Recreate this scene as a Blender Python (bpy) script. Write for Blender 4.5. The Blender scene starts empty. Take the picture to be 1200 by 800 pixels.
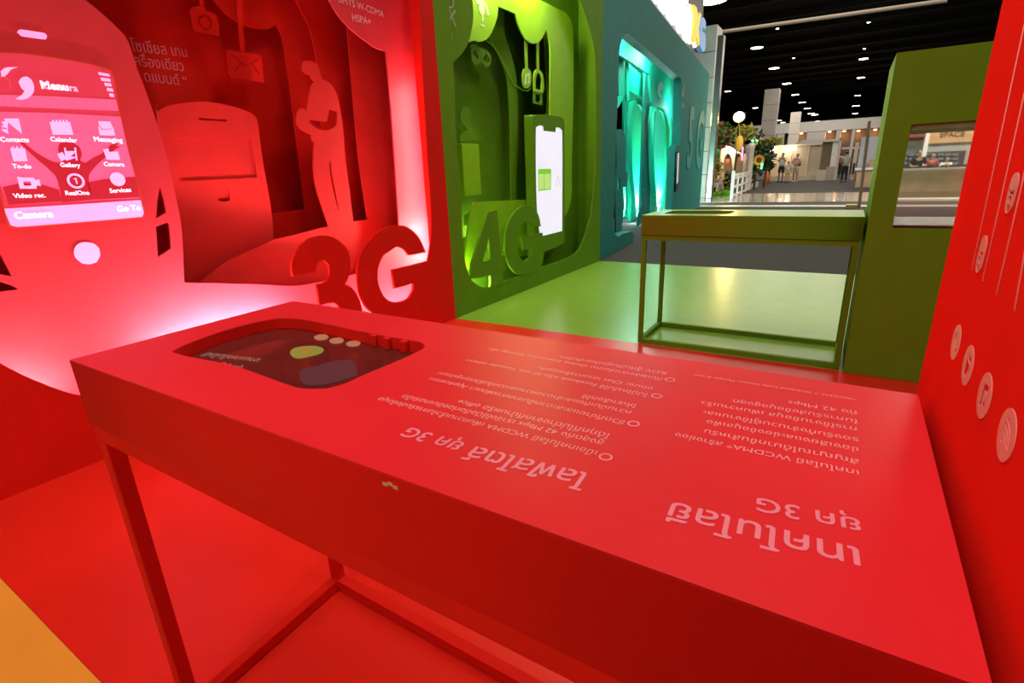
import bpy, bmesh, math, random
from mathutils import Vector, Matrix
random.seed(7)
SC = bpy.context.scene
COL = SC.collection

# ------------------------------------------------------------------ camera
H = 1.2                                   # lens height above the booth floor
YAW, PITCH, ROLL, FPX = .5635, .3119, -.0388, 608.75
_cy, _sy, _cp, _sp = math.cos(YAW), math.sin(YAW), math.cos(PITCH), math.sin(PITCH)
_f = Vector((-_sy*_cp, _cy*_cp, -_sp)); _r0 = Vector((_cy, _sy, 0)); _u0 = _r0.cross(_f)
_r = _r0*math.cos(ROLL) + _u0*math.sin(ROLL); _u = -_r0*math.sin(ROLL) + _u0*math.cos(ROLL)
EYE = Vector((0, 0, H))
cam = bpy.data.cameras.new('camera'); camo = bpy.data.objects.new('camera', cam); COL.objects.link(camo)
camo.matrix_world = Matrix(((_r.x, _u.x, -_f.x, 0), (_r.y, _u.y, -_f.y, 0), (_r.z, _u.z, -_f.z, H), (0, 0, 0, 1)))
cam.sensor_width = 36; cam.lens = FPX/1200*36; cam.clip_end = 400; cam.clip_start = .02
SC.camera = camo

# ------------------------------------------------------------------ light, world, exposure
SC.view_settings.view_transform = 'Standard'; SC.view_settings.look = 'None'
SC.view_settings.gamma = 1; SC.view_settings.exposure = 0.0; SC.view_settings.use_curve_mapping = False
W = bpy.data.worlds.new('hall_air'); SC.world = W; W.use_nodes = True
W.node_tree.nodes['Background'].inputs[0].default_value = (1.0, .93, .84, 1)
W.node_tree.nodes['Background'].inputs[1].default_value = .07

def lamp(kind, name, loc, energy, color=(1, 1, 1), size=.1, target=None, spot=None, size_y=None):
    l = bpy.data.lights.new(name, kind); l.energy = energy; l.color = color
    if kind == 'AREA':
        l.size = size
        if size_y: l.shape = 'RECTANGLE'; l.size_y = size_y
    else: l.shadow_soft_size = size
    if kind == 'SPOT': l.spot_size = math.radians(spot or 90); l.spot_blend = .6
    o = bpy.data.objects.new(name, l); COL.objects.link(o); o.location = loc
    if target is not None:
        o.rotation_euler = (Vector(target)-Vector(loc)).to_track_quat('-Z', 'Y').to_euler()
    return o
WARM = (1.0, .90, .76)
# the hall's overhead lamps, with a few added fill lights among them
lamp('AREA', 'hall_and_fill_light', (-1.3, .9, 7.4), 100, WARM, 2.6)
lamp('AREA', 'hall_and_fill_light', (-1.0, 6.0, 7.6), 150, WARM, 2.6)
lamp('AREA', 'hall_and_fill_light', (3.4, 2.0, 6.4), 90, WARM, 1.8, target=(-2.6, 2.6, .8))
lamp('AREA', 'hall_and_fill_light', (-.9, -1.4, 3.0), 40, WARM, 1.0, target=(-.6, .4, .6))  # added low fill light for the table front
lamp('AREA', 'hall_and_fill_light', (-3, 54, 7.8), 1500, WARM, 10.0)  # added light to brighten the far fascia wall
lamp('AREA', 'hall_and_fill_light', (-2.0, 15, 7.8), 34, WARM, 7.0)
lamp('AREA', 'hall_and_fill_light', (-1.5, 28, 7.8), 700, WARM, 12.0)
lamp('AREA', 'hall_and_fill_light', (-1.0, 40, 7.8), 650, WARM, 10.0)
lamp('AREA', 'hall_and_fill_light', (2.6, 22.6, 5.5), 160, WARM, 2.0)  # extra fill light added for the workshop behind the window
lamp('AREA', 'hall_and_fill_light', (4.0, 20, 7.4), 900, WARM, 3.0)

# ------------------------------------------------------------------ helpers: points
def ray(px, py): return _r*((px-600)/FPX) - _u*((py-400)/FPX) + _f
def onX(px, py, X): d = ray(px, py); return EYE + d*(X/d.x)
def onY(px, py, Y): d = ray(px, py); return EYE + d*(Y/d.y)
def onZ(px, py, Z): d = ray(px, py); return EYE + d*((Z-H)/d.z)
class Plane:
    def __init__(s, o, u, n): s.o = Vector(o); s.u = Vector(u).normalized(); s.n = Vector(n).normalized(); s.v = s.n.cross(s.u)
    def uv(s, px, py):
        d = ray(px, py); t = (s.o-EYE).dot(s.n)/d.dot(s.n); p = EYE + d*t - s.o
        return (p.dot(s.u), p.dot(s.v))
    def pt(s, px, py): return s.at(*s.uv(px, py))
    def at(s, a, b, w=0): return s.o + s.u*a + s.v*b + s.n*w
    def mat(s, w=0):
        m = Matrix((( s.u.x, s.v.x, s.n.x, 0), (s.u.y, s.v.y, s.n.y, 0), (s.u.z, s.v.z, s.n.z, 0), (0, 0, 0, 1)))
        m.translation = s.o + s.n*w; return m
def XP(X): return Plane((X, 0, 0), (0, 1, 0), (1, 0, 0))

# ------------------------------------------------------------------ helpers: materials
MATS = {}
def mat(name, col, rough=.5, spec=.5, emit=None, estr=1, metal=0, var=.05, vscale=6, bump=0, trans=0, alpha=1, coat=0):
    if name in MATS: return MATS[name]
    m = bpy.data.materials.new(name); m.use_nodes = True; nt = m.node_tree; b = nt.nodes['Principled BSDF']
    b.inputs['Roughness'].default_value = rough; b.inputs['Specular IOR Level'].default_value = spec
    b.inputs['Metallic'].default_value = metal; b.inputs['Transmission Weight'].default_value = trans
    b.inputs['Alpha'].default_value = alpha; b.inputs['Coat Weight'].default_value = coat
    tc = nt.nodes.new('ShaderNodeTexCoord'); nz = nt.nodes.new('ShaderNodeTexNoise')
    nz.inputs['Scale'].default_value = vscale; nz.inputs['Detail'].default_value = 3
    nt.links.new(tc.outputs['Object'], nz.inputs['Vector'])
    rp = nt.nodes.new('ShaderNodeValToRGB')
    lo = [c*(1-var) for c in col]; hi = [min(1, c*(1+var)) for c in col]
    rp.color_ramp.elements[0].color = (*lo, 1); rp.color_ramp.elements[1].color = (*hi, 1)
    rp.color_ramp.elements[0].position = .3; rp.color_ramp.elements[1].position = .7
    nt.links.new(nz.outputs['Fac'], rp.inputs['Fac']); nt.links.new(rp.outputs['Color'], b.inputs['Base Color'])
    if bump:
        bp = nt.nodes.new('ShaderNodeBump'); bp.inputs['Strength'].default_value = bump; bp.inputs['Distance'].default_value = .01
        nt.links.new(nz.outputs['Fac'], bp.inputs['Height']); nt.links.new(bp.outputs['Normal'], b.inputs['Normal'])
    if emit:
        b.inputs['Emission Color'].default_value = (*emit, 1); b.inputs['Emission Strength'].default_value = estr
    MATS[name] = m; return m
def lin(h):
    o = []
    for i in (0, 2, 4):
        c = int(h[i:i+2], 16)/255; o.append(c/12.92 if c <= .04045 else ((c+.055)/1.055)**2.4)
    return tuple(o)
RED = mat('red_paint', (.78, .014, .008), .6, .05)
REDF = mat('red_vinyl_floor', (.82, .020, .011), .30, .25, var=.03)
REDT = mat('red_gloss_laminate', (.80, .021, .031), .38, .05, var=.03)
RED2 = mat('red_inner_panel', (.66, .020, .016), .55, .1); REDM = mat('red_matt_board', (.80, .015, .009), .8, 0)
REDP = mat('red_satin_panel', (.80, .036, .050), .55, .25)
GRN = mat('green_paint', (.145, .31, .014), .6, .05)
GRNF = mat('green_vinyl_floor', (.26, .48, .045), .26, .28, var=.03)
GRNL = mat('lime_panel', (.29, .58, .010), .5, .12)
TEA = mat('teal_paint', (.035, .28, .25), .6, .05)
TEAL = mat('bright_teal_panel', (.025, .62, .43), .6, .02)
ORG = mat('orange_vinyl_floor', (.95, .36, .045), .3, .3, var=.03)
PINK = mat('pink_print', (.94, .36, .42), .5, .2); PINKH = mat('deep_pink_print', (.92, .25, .36), .5, .2)
PINKD = mat('rose_print', (.90, .22, .28), .45)
DARK = mat('near_black', (.012, .012, .012), .5)
GREY = mat('grey_carpet', (.080, .076, .073), .9, .05, var=.18, vscale=60, bump=.2)
WHITE = mat('white_paint', (.78, .76, .72), .5)
CLAD = mat('grey_metal_cladding', (.55, .50, .46), .4, var=.08, vscale=1.5)
WOOD = mat('pale_plywood', (.50, .34, .20), .5, var=.14, vscale=3)
BEIGE = mat('beige_partition', (.46, .38, .29), .6)
TAUPE = mat('taupe_partition', (.24, .20, .16), .6)

# ------------------------------------------------------------------ helpers: objects
def tag(o, label=None, cat=None, group=None, kind=None):
    if label: o['label'] = label
    if cat: o['category'] = cat
    if group: o['group'] = group
    if kind: o['kind'] = kind
    return o
def empty(name, loc=(0, 0, 0), label=None, cat=None, group=None):
    o = bpy.data.objects.new(name, None); COL.objects.link(o); o.location = loc; o.empty_display_size = .1
    return tag(o, label, cat, group)
def link(name, me, m, parent=None, smooth=False):
    o = bpy.data.objects.new(name, me); COL.objects.link(o)
    if m is not None:
        me.materials.clear(); me.materials.append(m)
    if smooth:
        for p in me.polygons: p.use_smooth = True
    if parent is not None:
        o.parent = parent
        pw = Matrix.Translation(parent.location) if parent.parent is None else Matrix.Translation(parent.parent.location) @ Matrix.Translation(parent.location)
        o.matrix_parent_inverse = Matrix.Identity(4)
        me.transform(pw.inverted() if parent.type == 'EMPTY' or True else Matrix.Identity(4))
    return o
def fin(bm, name, m, parent=None, smooth=False):
    me = bpy.data.meshes.new(name); bm.normal_update(); bm.to_mesh(me); bm.free()
    return link(name, me, m, parent, smooth)
def box(bm, lo, hi, M=None):
    vs = [bm.verts.new((x, y, z)) for x in (lo[0], hi[0]) for y in (lo[1], hi[1]) for z in (lo[2], hi[2])]
    for q in ((0, 1, 3, 2), (4, 6, 7, 5), (0, 4, 5, 1), (2, 3, 7, 6), (0, 2, 6, 4), (1, 5, 7, 3)): bm.faces.new([vs[i] for i in q])
    if M is not None:
        for v in vs: v.co = M @ v.co
    return vs
def bev(bm, w=.003, seg=2):
    bmesh.ops.bevel(bm, geom=bm.edges[:], offset=w, segments=seg, profile=.5, affect='EDGES')
def boxo(name, lo, hi, m, parent=None, bv=0):
    bm = bmesh.new(); lo2 = [min(a, b) for a, b in zip(lo, hi)]; hi2 = [max(a, b) for a, b in zip(lo, hi)]
    box(bm, lo2, hi2)
    if bv: bev(bm, bv)
    return fin(bm, name, m, parent)
def bar(bm, a, b, w, d=None, up=Vector((0, 0, 1))):
    a, b = Vector(a), Vector(b); d = d or w; t = (b-a).normalized()
    if abs(t.dot(up)) > .98: up = Vector((0, 1, 0))
    s = t.cross(up).normalized(); q = s.cross(t)
    M = Matrix(((s.x, q.x, t.x, a.x), (s.y, q.y, t.y, a.y), (s.z, q.z, t.z, a.z), (0, 0, 0, 1)))
    box(bm, (-w/2, -d/2, 0), (w/2, d/2, (b-a).length), M)
def tube(bm, pts, r, n=8):
    pts = [Vector(p) for p in pts]; rs = r if isinstance(r, (list, tuple)) else [r]*len(pts); rings = []
    for i, p in enumerate(pts):
        t = (pts[min(i+1, len(pts)-1)]-pts[max(i-1, 0)]).normalized()
        s = t.cross(Vector((0, 0, 1)) if abs(t.z) < .95 else Vector((0, 1, 0))).normalized(); q = s.cross(t)
        rings.append([bm.verts.new(p+(s*math.cos(k*2*math.pi/n)+q*math.sin(k*2*math.pi/n))*rs[i]) for k in range(n)])
    for a, b in zip(rings, rings[1:]):
        for k in range(n): bm.faces.new((a[k], a[(k+1) % n], b[(k+1) % n], b[k]))
    bm.faces.new(rings[0][::-1]); bm.faces.new(rings[-1])
def lathe(bm, prof, c=(0, 0, 0), n=20):
    rings = [[bm.verts.new((c[0]+r*math.cos(k*2*math.pi/n), c[1]+r*math.sin(k*2*math.pi/n), c[2]+z)) for k in range(n)] for r, z in prof]
    for a, b in zip(rings, rings[1:]):
        for k in range(n): bm.faces.new((a[k], a[(k+1) % n], b[(k+1) % n], b[k]))
    bm.faces.new(rings[0][::-1]); bm.faces.new(rings[-1])
def smooth_loop(P, ang=38, sub=5):
    """closed Catmull-Rom through the points; sharp turns stay corners"""
    n = len(P); out = []
    V = [Vector((p[0], p[1])) for p in P]
    def corner(i):
        a = V[i]-V[i-1]; b = V[(i+1) % n]-V[i]
        if a.length < 1e-9 or b.length < 1e-9: return True
        return abs(math.degrees(a.angle(b))) > ang
    cs = [corner(i) for i in range(n)]
    for i in range(n):
        p1, p2 = V[i], V[(i+1) % n]
        p0 = V[i-1] if not cs[i] else p1; p3 = V[(i+2) % n] if not cs[(i+1) % n] else p2
        if cs[i] and cs[(i+1) % n]: out.append(p1); continue
        for k in range(sub):
            t = k/sub
            out.append(.5*((2*p1)+(-p0+p2)*t+(2*p0-5*p1+4*p2-p3)*t*t+(-p0+3*p1-3*p2+p3)*t**3))
    return [(v.x, v.y) for v in out]
def curve_mesh(loops, th):
    cu = bpy.data.curves.new('outline', 'CURVE'); cu.dimensions = '2D'; cu.fill_mode = 'BOTH'; cu.extrude = th/2
    for L in loops:
        s = cu.splines.new('POLY'); s.points.add(len(L)-1); s.use_cyclic_u = True
        for q, (x, y) in zip(s.points, L): q.co = (x, y, 0, 1)
    o = bpy.data.objects.new('outline', cu); COL.objects.link(o)
    me = bpy.data.meshes.new_from_object(o.evaluated_get(bpy.context.evaluated_depsgraph_get()))
    bpy.data.objects.remove(o); bpy.data.curves.remove(cu); me.transform(Matrix.Translation((0, 0, -th/2)))
    return me
def sheet(name, pl, loops, th, m, parent=None, w=0):
    """board with cut-outs: front face on the plane (+w), thickness behind it"""
    me = curve_mesh(loops, th); me.transform(pl.mat(w)); me.name = name
    return link(name, me, m, parent)
def L(pl, pts, smooth=True, ang=38, clamp=None):
    q = [pl.uv(*p) for p in pts]
    if clamp: q = [(min(max(a, clamp[0]), clamp[1]), min(max(b, clamp[2]), clamp[3])) for a, b in q]
    return smooth_loop(q, ang) if smooth else q
def rect(a0, a1, b0, b1): return [(a0, b0), (a1, b0), (a1, b1), (a0, b1)]
def rrect(a0, a1, b0, b1, r, n=6):
    o = []
    for cx, cy, s in ((a1-r, b0+r, -90), (a1-r, b1-r, 0), (a0+r, b1-r, 90), (a0+r, b0+r, 180)):
        for k in range(n+1):
            t = math.radians(s+90*k/n); o.append((cx+r*math.cos(t), cy+r*math.sin(t)))
    return o
def disc(c, r, n=28, ry=None): return [(c[0]+r*math.cos(2*math.pi*k/n), c[1]+(ry or r)*math.sin(2*math.pi*k/n)) for k in range(n)]
def stroke(P, w):
    """outline of a polyline with width w (flat ends)"""
    V = [Vector(p) for p in P]; a, b = [], []
    for i, p in enumerate(V):
        t = (V[min(i+1, len(V)-1)]-V[max(i-1, 0)]).normalized(); n = Vector((-t.y, t.x))
        a.append(p+n*w/2); b.append(p-n*w/2)
    return [(v.x, v.y) for v in a+b[::-1]]
def text_mesh(body, bold=0):
    """flat lettering; overlapping strokes of a glyph are filled one by one so that none cancels another"""
    cu = bpy.data.curves.new('lettering', 'FONT'); cu.body = body; cu.size = 1
    o = bpy.data.objects.new('lettering', cu); COL.objects.link(o)
    dg = bpy.context.evaluated_depsgraph_get(); ev = o.evaluated_get(dg); src = ev.to_curve(dg); S = []
    for sp in src.splines:
        P = [(p.co.copy(), p.handle_left.copy(), p.handle_right.copy()) for p in sp.bezier_points]
        ar = sum(P[i-1][0].x*P[i][0].y-P[i][0].x*P[i-1][0].y for i in range(len(P)))/2
        S.append((ar, P, (min(p[0].x for p in P), max(p[0].x for p in P), min(p[0].y for p in P), max(p[0].y for p in P))))
    ev.to_curve_clear(); bpy.data.objects.remove(o); bpy.data.curves.remove(cu)
    out = bpy.data.meshes.new('lettering')
    if not S: return out
    inside = lambda h, t: h[0]*t[0] < 0 and h[2][0] >= t[2][0] and h[2][1] <= t[2][1] and h[2][2] >= t[2][2] and h[2][3] <= t[2][3]
    holes = [h for h in S if any(inside(h, t) for t in S)]; outer = [t for t in S if t not in holes]
    layers = []
    for t in outer:
        bb = t[2]; mine = [t[1]]+[h[1] for h in holes if inside(h, t)]
        for L_ in layers:
            if all(bb[0] > q[1] or bb[1] < q[0] or bb[2] > q[3] or bb[3] < q[2] for q in L_[0]): L_[0].append(bb); L_[1].extend(mine); break
        else: layers.append(([bb], mine))
    bm = bmesh.new()
    for k, (_, sp) in enumerate(layers):
        c2 = bpy.data.curves.new('lettering', 'CURVE'); c2.dimensions = '2D'; c2.fill_mode = 'BOTH'; c2.resolution_u = 3
        for P in sp:
            q = c2.splines.new('BEZIER'); q.bezier_points.add(len(P)-1); q.use_cyclic_u = True
            for bp, (c, hl, hr) in zip(q.bezier_points, P):
                bp.handle_left_type = bp.handle_right_type = 'FREE'; bp.co = c; bp.handle_left = hl; bp.handle_right = hr
        o = bpy.data.objects.new('lettering', c2); COL.objects.link(o)
        me = bpy.data.meshes.new_from_object(o.evaluated_get(bpy.context.evaluated_depsgraph_get()))
        bpy.data.objects.remove(o); bpy.data.curves.remove(c2)
        for p in me.polygons:
            if p.normal.z < 0: p.flip()
        sh = [(0, 0)]+([(bold*math.cos(t), bold*math.sin(t)) for t in [math.pi/4*i for i in range(8)]] if bold else [])
        for i, (dx, dy) in enumerate(sh):       # heavier weight: the outline spread outwards
            m2 = me.copy(); m2.transform(Matrix.Translation((dx, dy, (k*len(sh)+i)*1e-5))); bm.from_mesh(m2); bpy.data.meshes.remove(m2)
        bpy.data.meshes.remove(me)
    bm.to_mesh(out); bm.free(); return out
def write(name, rows, n, m, parent=None, lift=.0012, th=0.0008):
    """rows: (text, start point, end point[, bold, height scale]) each laid from its start to its end; one mesh"""
    n = Vector(n).normalized(); made = []
    for row in rows:
        bm = bmesh.new()
        body, p0, p1 = row[:3]; bold = row[3] if len(row) > 3 else 0; hs = row[4] if len(row) > 4 else 1
        me = text_mesh(body, bold)
        if not me.vertices: continue
        xs = [v.co.x for v in me.vertices]; x0, x1 = min(xs), max(xs)
        p0, p1 = Vector(p0), Vector(p1); d = p1-p0; s = d.length/(x1-x0); u = d.normalized(); v = n.cross(u)
        M = Matrix(((u.x, v.x, n.x, 0), (u.y, v.y, n.y, 0), (u.z, v.z, n.z, 0), (0, 0, 0, 1)))
        M.translation = p0 + n*lift
        me.transform(M @ Matrix.Diagonal((s, s*hs, 1, 1)) @ Matrix.Translation((-x0, 0, 0)))
        bm.from_mesh(me); bpy.data.meshes.remove(me)
        made.append(fin(bm, name, m, parent))
    return made

# ================================================================== SETTING
ZT = .9027                                # table height
FX = -2.79                                # front face of the red and green display walls
Y0, Y1, Y2 = .276, 3.500, 6.780           # where the floor colours change
HW = 3.78                                 # wall height
tag(boxo('floor', (-3.75, Y0, -.05), (1.6, Y1, 0), REDF), kind='structure')
tag(boxo('floor', (-3.75, Y1+.001, -.05), (1.6, Y2, 0), GRNF), kind='structure')
tag(boxo('floor', (-3.75, -3.6, -.05), (1.6, Y0-.001, 0), ORG), kind='structure')
tag(boxo('floor', (-30, Y2+.001, -.06), (30, 112, -.004), GREY), kind='structure')
tag(boxo('ceiling', (-40, -12, 8.3), (40, 112, 8.5), mat('black_ceiling', (.010, .008, .006), .9, .1)), kind='structure')
bm = bmesh.new()
for k in range(26):
    y = 22+k*3.4
    box(bm, (-38, y, 8.05), (38, y+.25, 8.29))
tag(fin(bm, 'trim_1', mat('black_beam', (.012, .010, .009), .8, .2)), kind='structure')
tag(boxo('wall_back', (-40, 111, 0), (40, 111.3, 8.3), mat('dark_hall_wall', (.05, .045, .04), .9)), kind='structure')
# pale strip of bare floor and low platform edge in front of the walkway
tag(boxo('trim_2', (-9, 17.2, -.004), (4, 17.9, .012), mat('pale_floor_strip', (.42, .37, .31), .35)), kind='structure')
tag(boxo('trim_3', (-14, 19.5, -.004), (7, 25.2, .006), mat('polished_hall_floor', (.46, .37, .30), .12, .6, var=.1, vscale=1)), kind='structure')

# ================================================================== RED DISPLAY WALL
red = empty('display_wall', (FX, Y0, 0), 'tall red exhibition wall of layered cut-out panels with 3G letters', 'display wall', 'layered display walls')
CL = (.34, 3.46, .03, 3.45)
OUT = rect(Y0, Y1, 0, HW)
P0 = XP(FX); P1 = XP(FX-.22); P2 = XP(FX-.36); P3 = XP(FX-.50); P4 = XP(FX-.64); P5 = XP(FX-.80)
h0 = L(P0, [(491, 0), (496, 90), (501, 180), (505, 240), (505.5, 270), (504, 290), (500.5, 308), (494, 328), (480, 348), (460, 362), (430, 374), (380, 384),
            (320, 410), (250, 440), (160, 468), (93, 463), (40, 445), (0, 425), (-45, 395), (-90, 350)], clamp=CL)
h0 = [q for q in h0]
sheet('front_panel', P0, [OUT, L(P0, [(488, -40), (491, 0), (496, 90), (501, 180), (505, 240), (505.5, 270), (504, 290), (500.5, 308), (494, 328), (480, 348), (460, 362),
      (430, 371), (380, 388), (300, 420), (220, 450), (150, 466), (93, 463), (40, 445), (0, 425), (-45, 395), (-90, 350), (-140, 200), (-140, -200), (440, -160)], clamp=CL)], .012, RED, red)
three = [(404, 333), (408, 325), (410.5, 312.5), (409, 298), (402, 286), (390, 278), (376, 276), (362, 280), (350, 290), (343, 303), (341.5, 315), (343, 323.5), (371, 318),
         (370.5, 310), (374, 306), (380, 305), (385, 310), (386, 320), (383, 328), (377, 332), (371, 333), (374, 358), (385, 355), (392, 354.5), (397, 358), (399, 366), (396, 374), (388, 377),
         (378, 374), (352, 384), (352, 395), (365, 404), (385, 406), (405, 402), (420, 390), (425, 374), (423, 358), (418, 345), (412, 337)]
gee = [(499, 295.5), (490, 277.5), (480, 268), (470, 264), (459, 264.5), (450, 267.5), (440, 274), (432.5, 282.5), (425, 293), (420, 308), (419, 322), (421, 342.5), (427.5, 357.5),
       (435, 366), (450, 376), (468, 379), (485, 372), (497, 360), (503, 345), (506, 325), (506, 303.5), (500, 306), (459, 316), (462, 338), (484, 332), (484, 340), (477.5, 350), (465, 354), (452.5, 350),
       (444, 335), (442.5, 315), (450, 297.5), (457, 291), (465, 289), (473, 292), (479, 299)]
sheet('numeral_three', P0, [L(P0, three)], .018, RED, red, .004)
sheet('letter_g', P0, [L(P0, gee)], .018, RED, red, .004)
# phone shaped panel with the arched opening to the right of it
hole1 = [(40, -60), (70, -22), (95, -4), (122, 18), (138, 33), (150, 48), (160, 78), (174, 115), (192, 170), (205, 225), (213, 270), (216, 331), (234, 331.5), (300, 333), (345, 335), (372, 331), (400, 325),
         (424, 318), (447, 301), (463, 290), (468, 275), (467, 255), (462, 180), (455, 90), (452, 60), (440, 56), (430, 49), (418, 40), (407, 30), (396, 17), (386, 0), (372, -30), (350, -70)]
t1 = [(-20, 255), (2, 300), (14, 324), (0, 321), (-20, 317)]; t2 = [(-20, 328), (0, 330), (13, 334), (22, 339), (0, 342), (-20, 344)]
t3 = [(188, 216), (192, 232), (195, 249), (183, 256), (184, 238)]; t4 = [(197, 260), (199, 264), (200.6, 291), (185.4, 301.5), (182.8, 266)]
sheet('phone_panel', P1, [OUT, L(P1, hole1, clamp=CL)]+[L(P1, t, False) for t in (t1, t2, t3, t4)], .012, REDP, red)
hole2 = [(395, -60), (403, -20), (407, 30), (412, 90), (420, 180), (431, 257), (412, 260), (384, 265), (350, 274), (321, 281), (300, 290.5), (265, 307), (234, 331), (215, 345), (190, 345), (160, 220), (120, 100), (60, -60)]
sheet('ground_panel', P2, [OUT, L(P2, hole2, clamp=CL)], .012, RED2, red)
person = [(352, 77), (353, 73), (358, 71.5), (364, 72), (369, 75), (372, 79), (374, 85), (375, 90), (376, 94), (383, 96), (388, 101), (393, 110), (396, 122), (398, 132), (400, 145), (401.5, 165), (403.5, 190), (407, 214), (413, 264),
          (385, 268), (379.5, 252), (373.5, 234), (369, 219), (366, 195), (367, 166), (364.5, 165), (364, 158), (360, 156), (354, 153), (348, 148), (346, 142), (346, 134), (348, 129), (352, 127), (355, 128), (357, 130), (359, 120), (361, 108), (363, 100), (367, 96), (364, 93), (362, 88), (357, 86), (353, 82)]
arm = [(360.6, 142.5), (363, 140.6), (380, 142.5), (382, 141), (384, 130), (386, 128), (394, 131), (393, 145), (390, 149), (382.5, 152.7), (375, 152.5), (366, 148)]
leg = [(385.5, 187.5), (388, 205), (395.5, 246), (394, 243), (386, 210), (384.7, 193)]
sheet('person_cutout', P2, [L(P2, person), L(P2, arm), L(P2, leg)], .012, RED2, red, .014)
hole3 = [(320, -60), (338, -20), (347, 0), (355, 16), (362, 30), (367, 48), (371, 70), (373, 100), (378, 160), (384, 210), (390, 268), (388, 290), (300, 310), (200, 350), (150, 330), (90, 100), (40, -60)]
sheet('arch_panel', P3, [OUT, L(P3, hole3, clamp=CL)], .012, RED, red)
hole4 = [(322, 30.5), (325, 30), (331, 45), (335, 70), (340, 100), (346, 150), (352, 200), (358, 245), (317, 250), (250, 262), (170, 275), (140, 170), (80, -50), (235, -40), (243, -12), (250, 0), (262, 14), (275, 24), (290, 31), (305, 34), (316, 33.5)]
sheet('cloud_panel', P4, [OUT, L(P4, hole4, clamp=CL)], .012, RED, red)
sheet('back_panel', P5, [OUT], .012, RED, red)
# hanging camera and envelope, and the second phone
PH = XP(FX-.57)
cam_o = [(222, 12), (225, 8), (229, 8.5), (231, 7), (240, 9), (242, 13), (248, 14), (255, 19), (258, 42), (229, 37), (226, 33)]
sheet('camera_cutout', PH, [L(PH, cam_o, False), L(PH, [(240, 17), (245, 19), (248.5, 25), (248, 32), (243, 35.5), (237, 33), (232, 26), (233, 19.5)]), L(PH, [(240, 19), (244, 21), (246.5, 26), (246, 31), (242.5, 33.5), (237.5, 31), (234, 26), (235.5, 21)])], .012, RED, red)
o = sheet('camera_rod', PH, [L(PH, [(233, -60), (238, -60), (239.5, 8.5), (234.5, 7.5)], False)], .008, RED, red, -.002)
sheet('envelope_cutout', PH, [L(PH, [(265, 58.5), (300, 63.5), (306, 66), (309.5, 96), (270, 90.5), (267.5, 86)], False)] +
      [stroke(L(PH, p, False), .006) for p in ([(270.5, 63), (287.5, 77.5)], [(289, 77.8), (303, 69)], [(282, 74.5), (274, 84)], [(295, 75.5), (304.5, 88)])], .012, RED, red)
sheet('envelope_rod', PH, [L(PH, [(274, -60), (279, -60), (287.5, 61.5), (281.5, 60.5)], False)], .008, RED, red, -.002)
PB = XP(FX-.43)
ph2 = [(183, 133), (185, 130.5), (194, 125), (214, 121), (239, 119), (266, 123), (286, 129), (297.5, 135), (302, 144), (305.5, 171), (311.6, 209), (318, 247), (321, 281), (324, 300), (235, 352), (214, 352), (200, 260)]
scr2 = [(200.6, 161), (296, 164), (301, 208), (211.5, 212.5)]
sheet('handset_cutout', PB, [L(PB, ph2, ang=50), L(PB, scr2, False), rrect(*[f for f in (PB.uv(232, 139)[0], PB.uv(266, 139)[0])], PB.uv(240, 141)[1], PB.uv(240, 138)[1], .01),
      L(PB, [(256, 222), (266, 221), (269, 224), (269.5, 234), (266, 236), (258, 236), (255, 233)])], .008, RED2, red)
sheet('handset_screen', PB, [L(PB, [(195, 150), (300, 154), (306, 230), (208, 235)], False)], .006, RED2, red, -.0085)
# unseen boards added round the box to keep hall light from leaking in
XB = FX-.815
boxo('side_light_block', (XB, Y0, 0), (FX-.013, Y0+.012, HW), RED, red); boxo('side_light_block', (XB, Y1-.013, 0), (FX-.013, Y1-.001, HW), RED, red)
boxo('top_light_block', (XB, Y0, HW-.012), (FX-.013, Y1-.001, HW-.001), RED, red); boxo('base_light_block', (XB, Y0+.013, .001), (FX-.013, Y1-.014, .012), RED, red)
n = (1, 0, 0)
write('cloud_lettering', [('UMTS W-CDMA', P1.pt(396, 2), P1.pt(450, 20.5), .015), ('HSPA+', P1.pt(413, 24), P1.pt(435, 29.5), .02)], n, PINK, red)
write('wall_lettering', [('โซเชียล เกม', P5.pt(155, 59.5), P5.pt(220, 67), 0, 1.2), ('เครื่องเดียว', P5.pt(154, 76), P5.pt(216, 83.5), 0, 1.2), ('ดแบนด์ “', P5.pt(170, 95), P5.pt(220, 101), 0, 1.2)], n, PINKD, red)
# lit screen on the phone panel
SCR = mat('lit_pink_screen', (.5, .05, .08), .25, .5, emit=lin('E6304A'), estr=.62)
SHOT = mat('lit_rose_print', (.6, .1, .16), .3, .5, emit=lin('FF5488'), estr=.85)
SDRK = mat('lit_dark_figure', (.4, .02, .03), .3, .5, emit=lin('D01C34'), estr=.55)
SBAR = mat('lit_pale_pink', (.8, .4, .6), .3, .5, emit=lin('FF96DC'), estr=.80)
SWHT = mat('lit_white_lettering', (.9, .8, .9), .3, .5, emit=lin('FFE8FF'), estr=.95)
SICN = mat('lit_icon_pink', (.8, .5, .7), .3, .5, emit=lin('FFA0E0'), estr=.80)
scr = [(-12, 61), (0, 61), (20, 62), (40, 64), (80, 70), (110, 76), (126, 81), (131, 85), (134, 95), (140, 130), (150, 175), (160, 213), (165, 233), (169, 249), (168, 254), (164, 256), (90, 262), (22, 267.5), (13, 267), (8, 262), (3, 244), (-4, 210), (-12, 150), (-18, 80)]
SCRN = sheet('screen', P1, [L(P1, scr)], .006, SCR, red, .006); tag(SCRN, 'lit pink handset screen with rows of menu icons')
sheet('screen_frame', P1, [L(P1, scr), [(a, b) for a, b in L(P1, [((x-78)*.985+78, (y-165)*.985+165) for x, y in scr])]], .008, mat('orange_red_rim', (.8, .08, .03), .4), red, .008)
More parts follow.
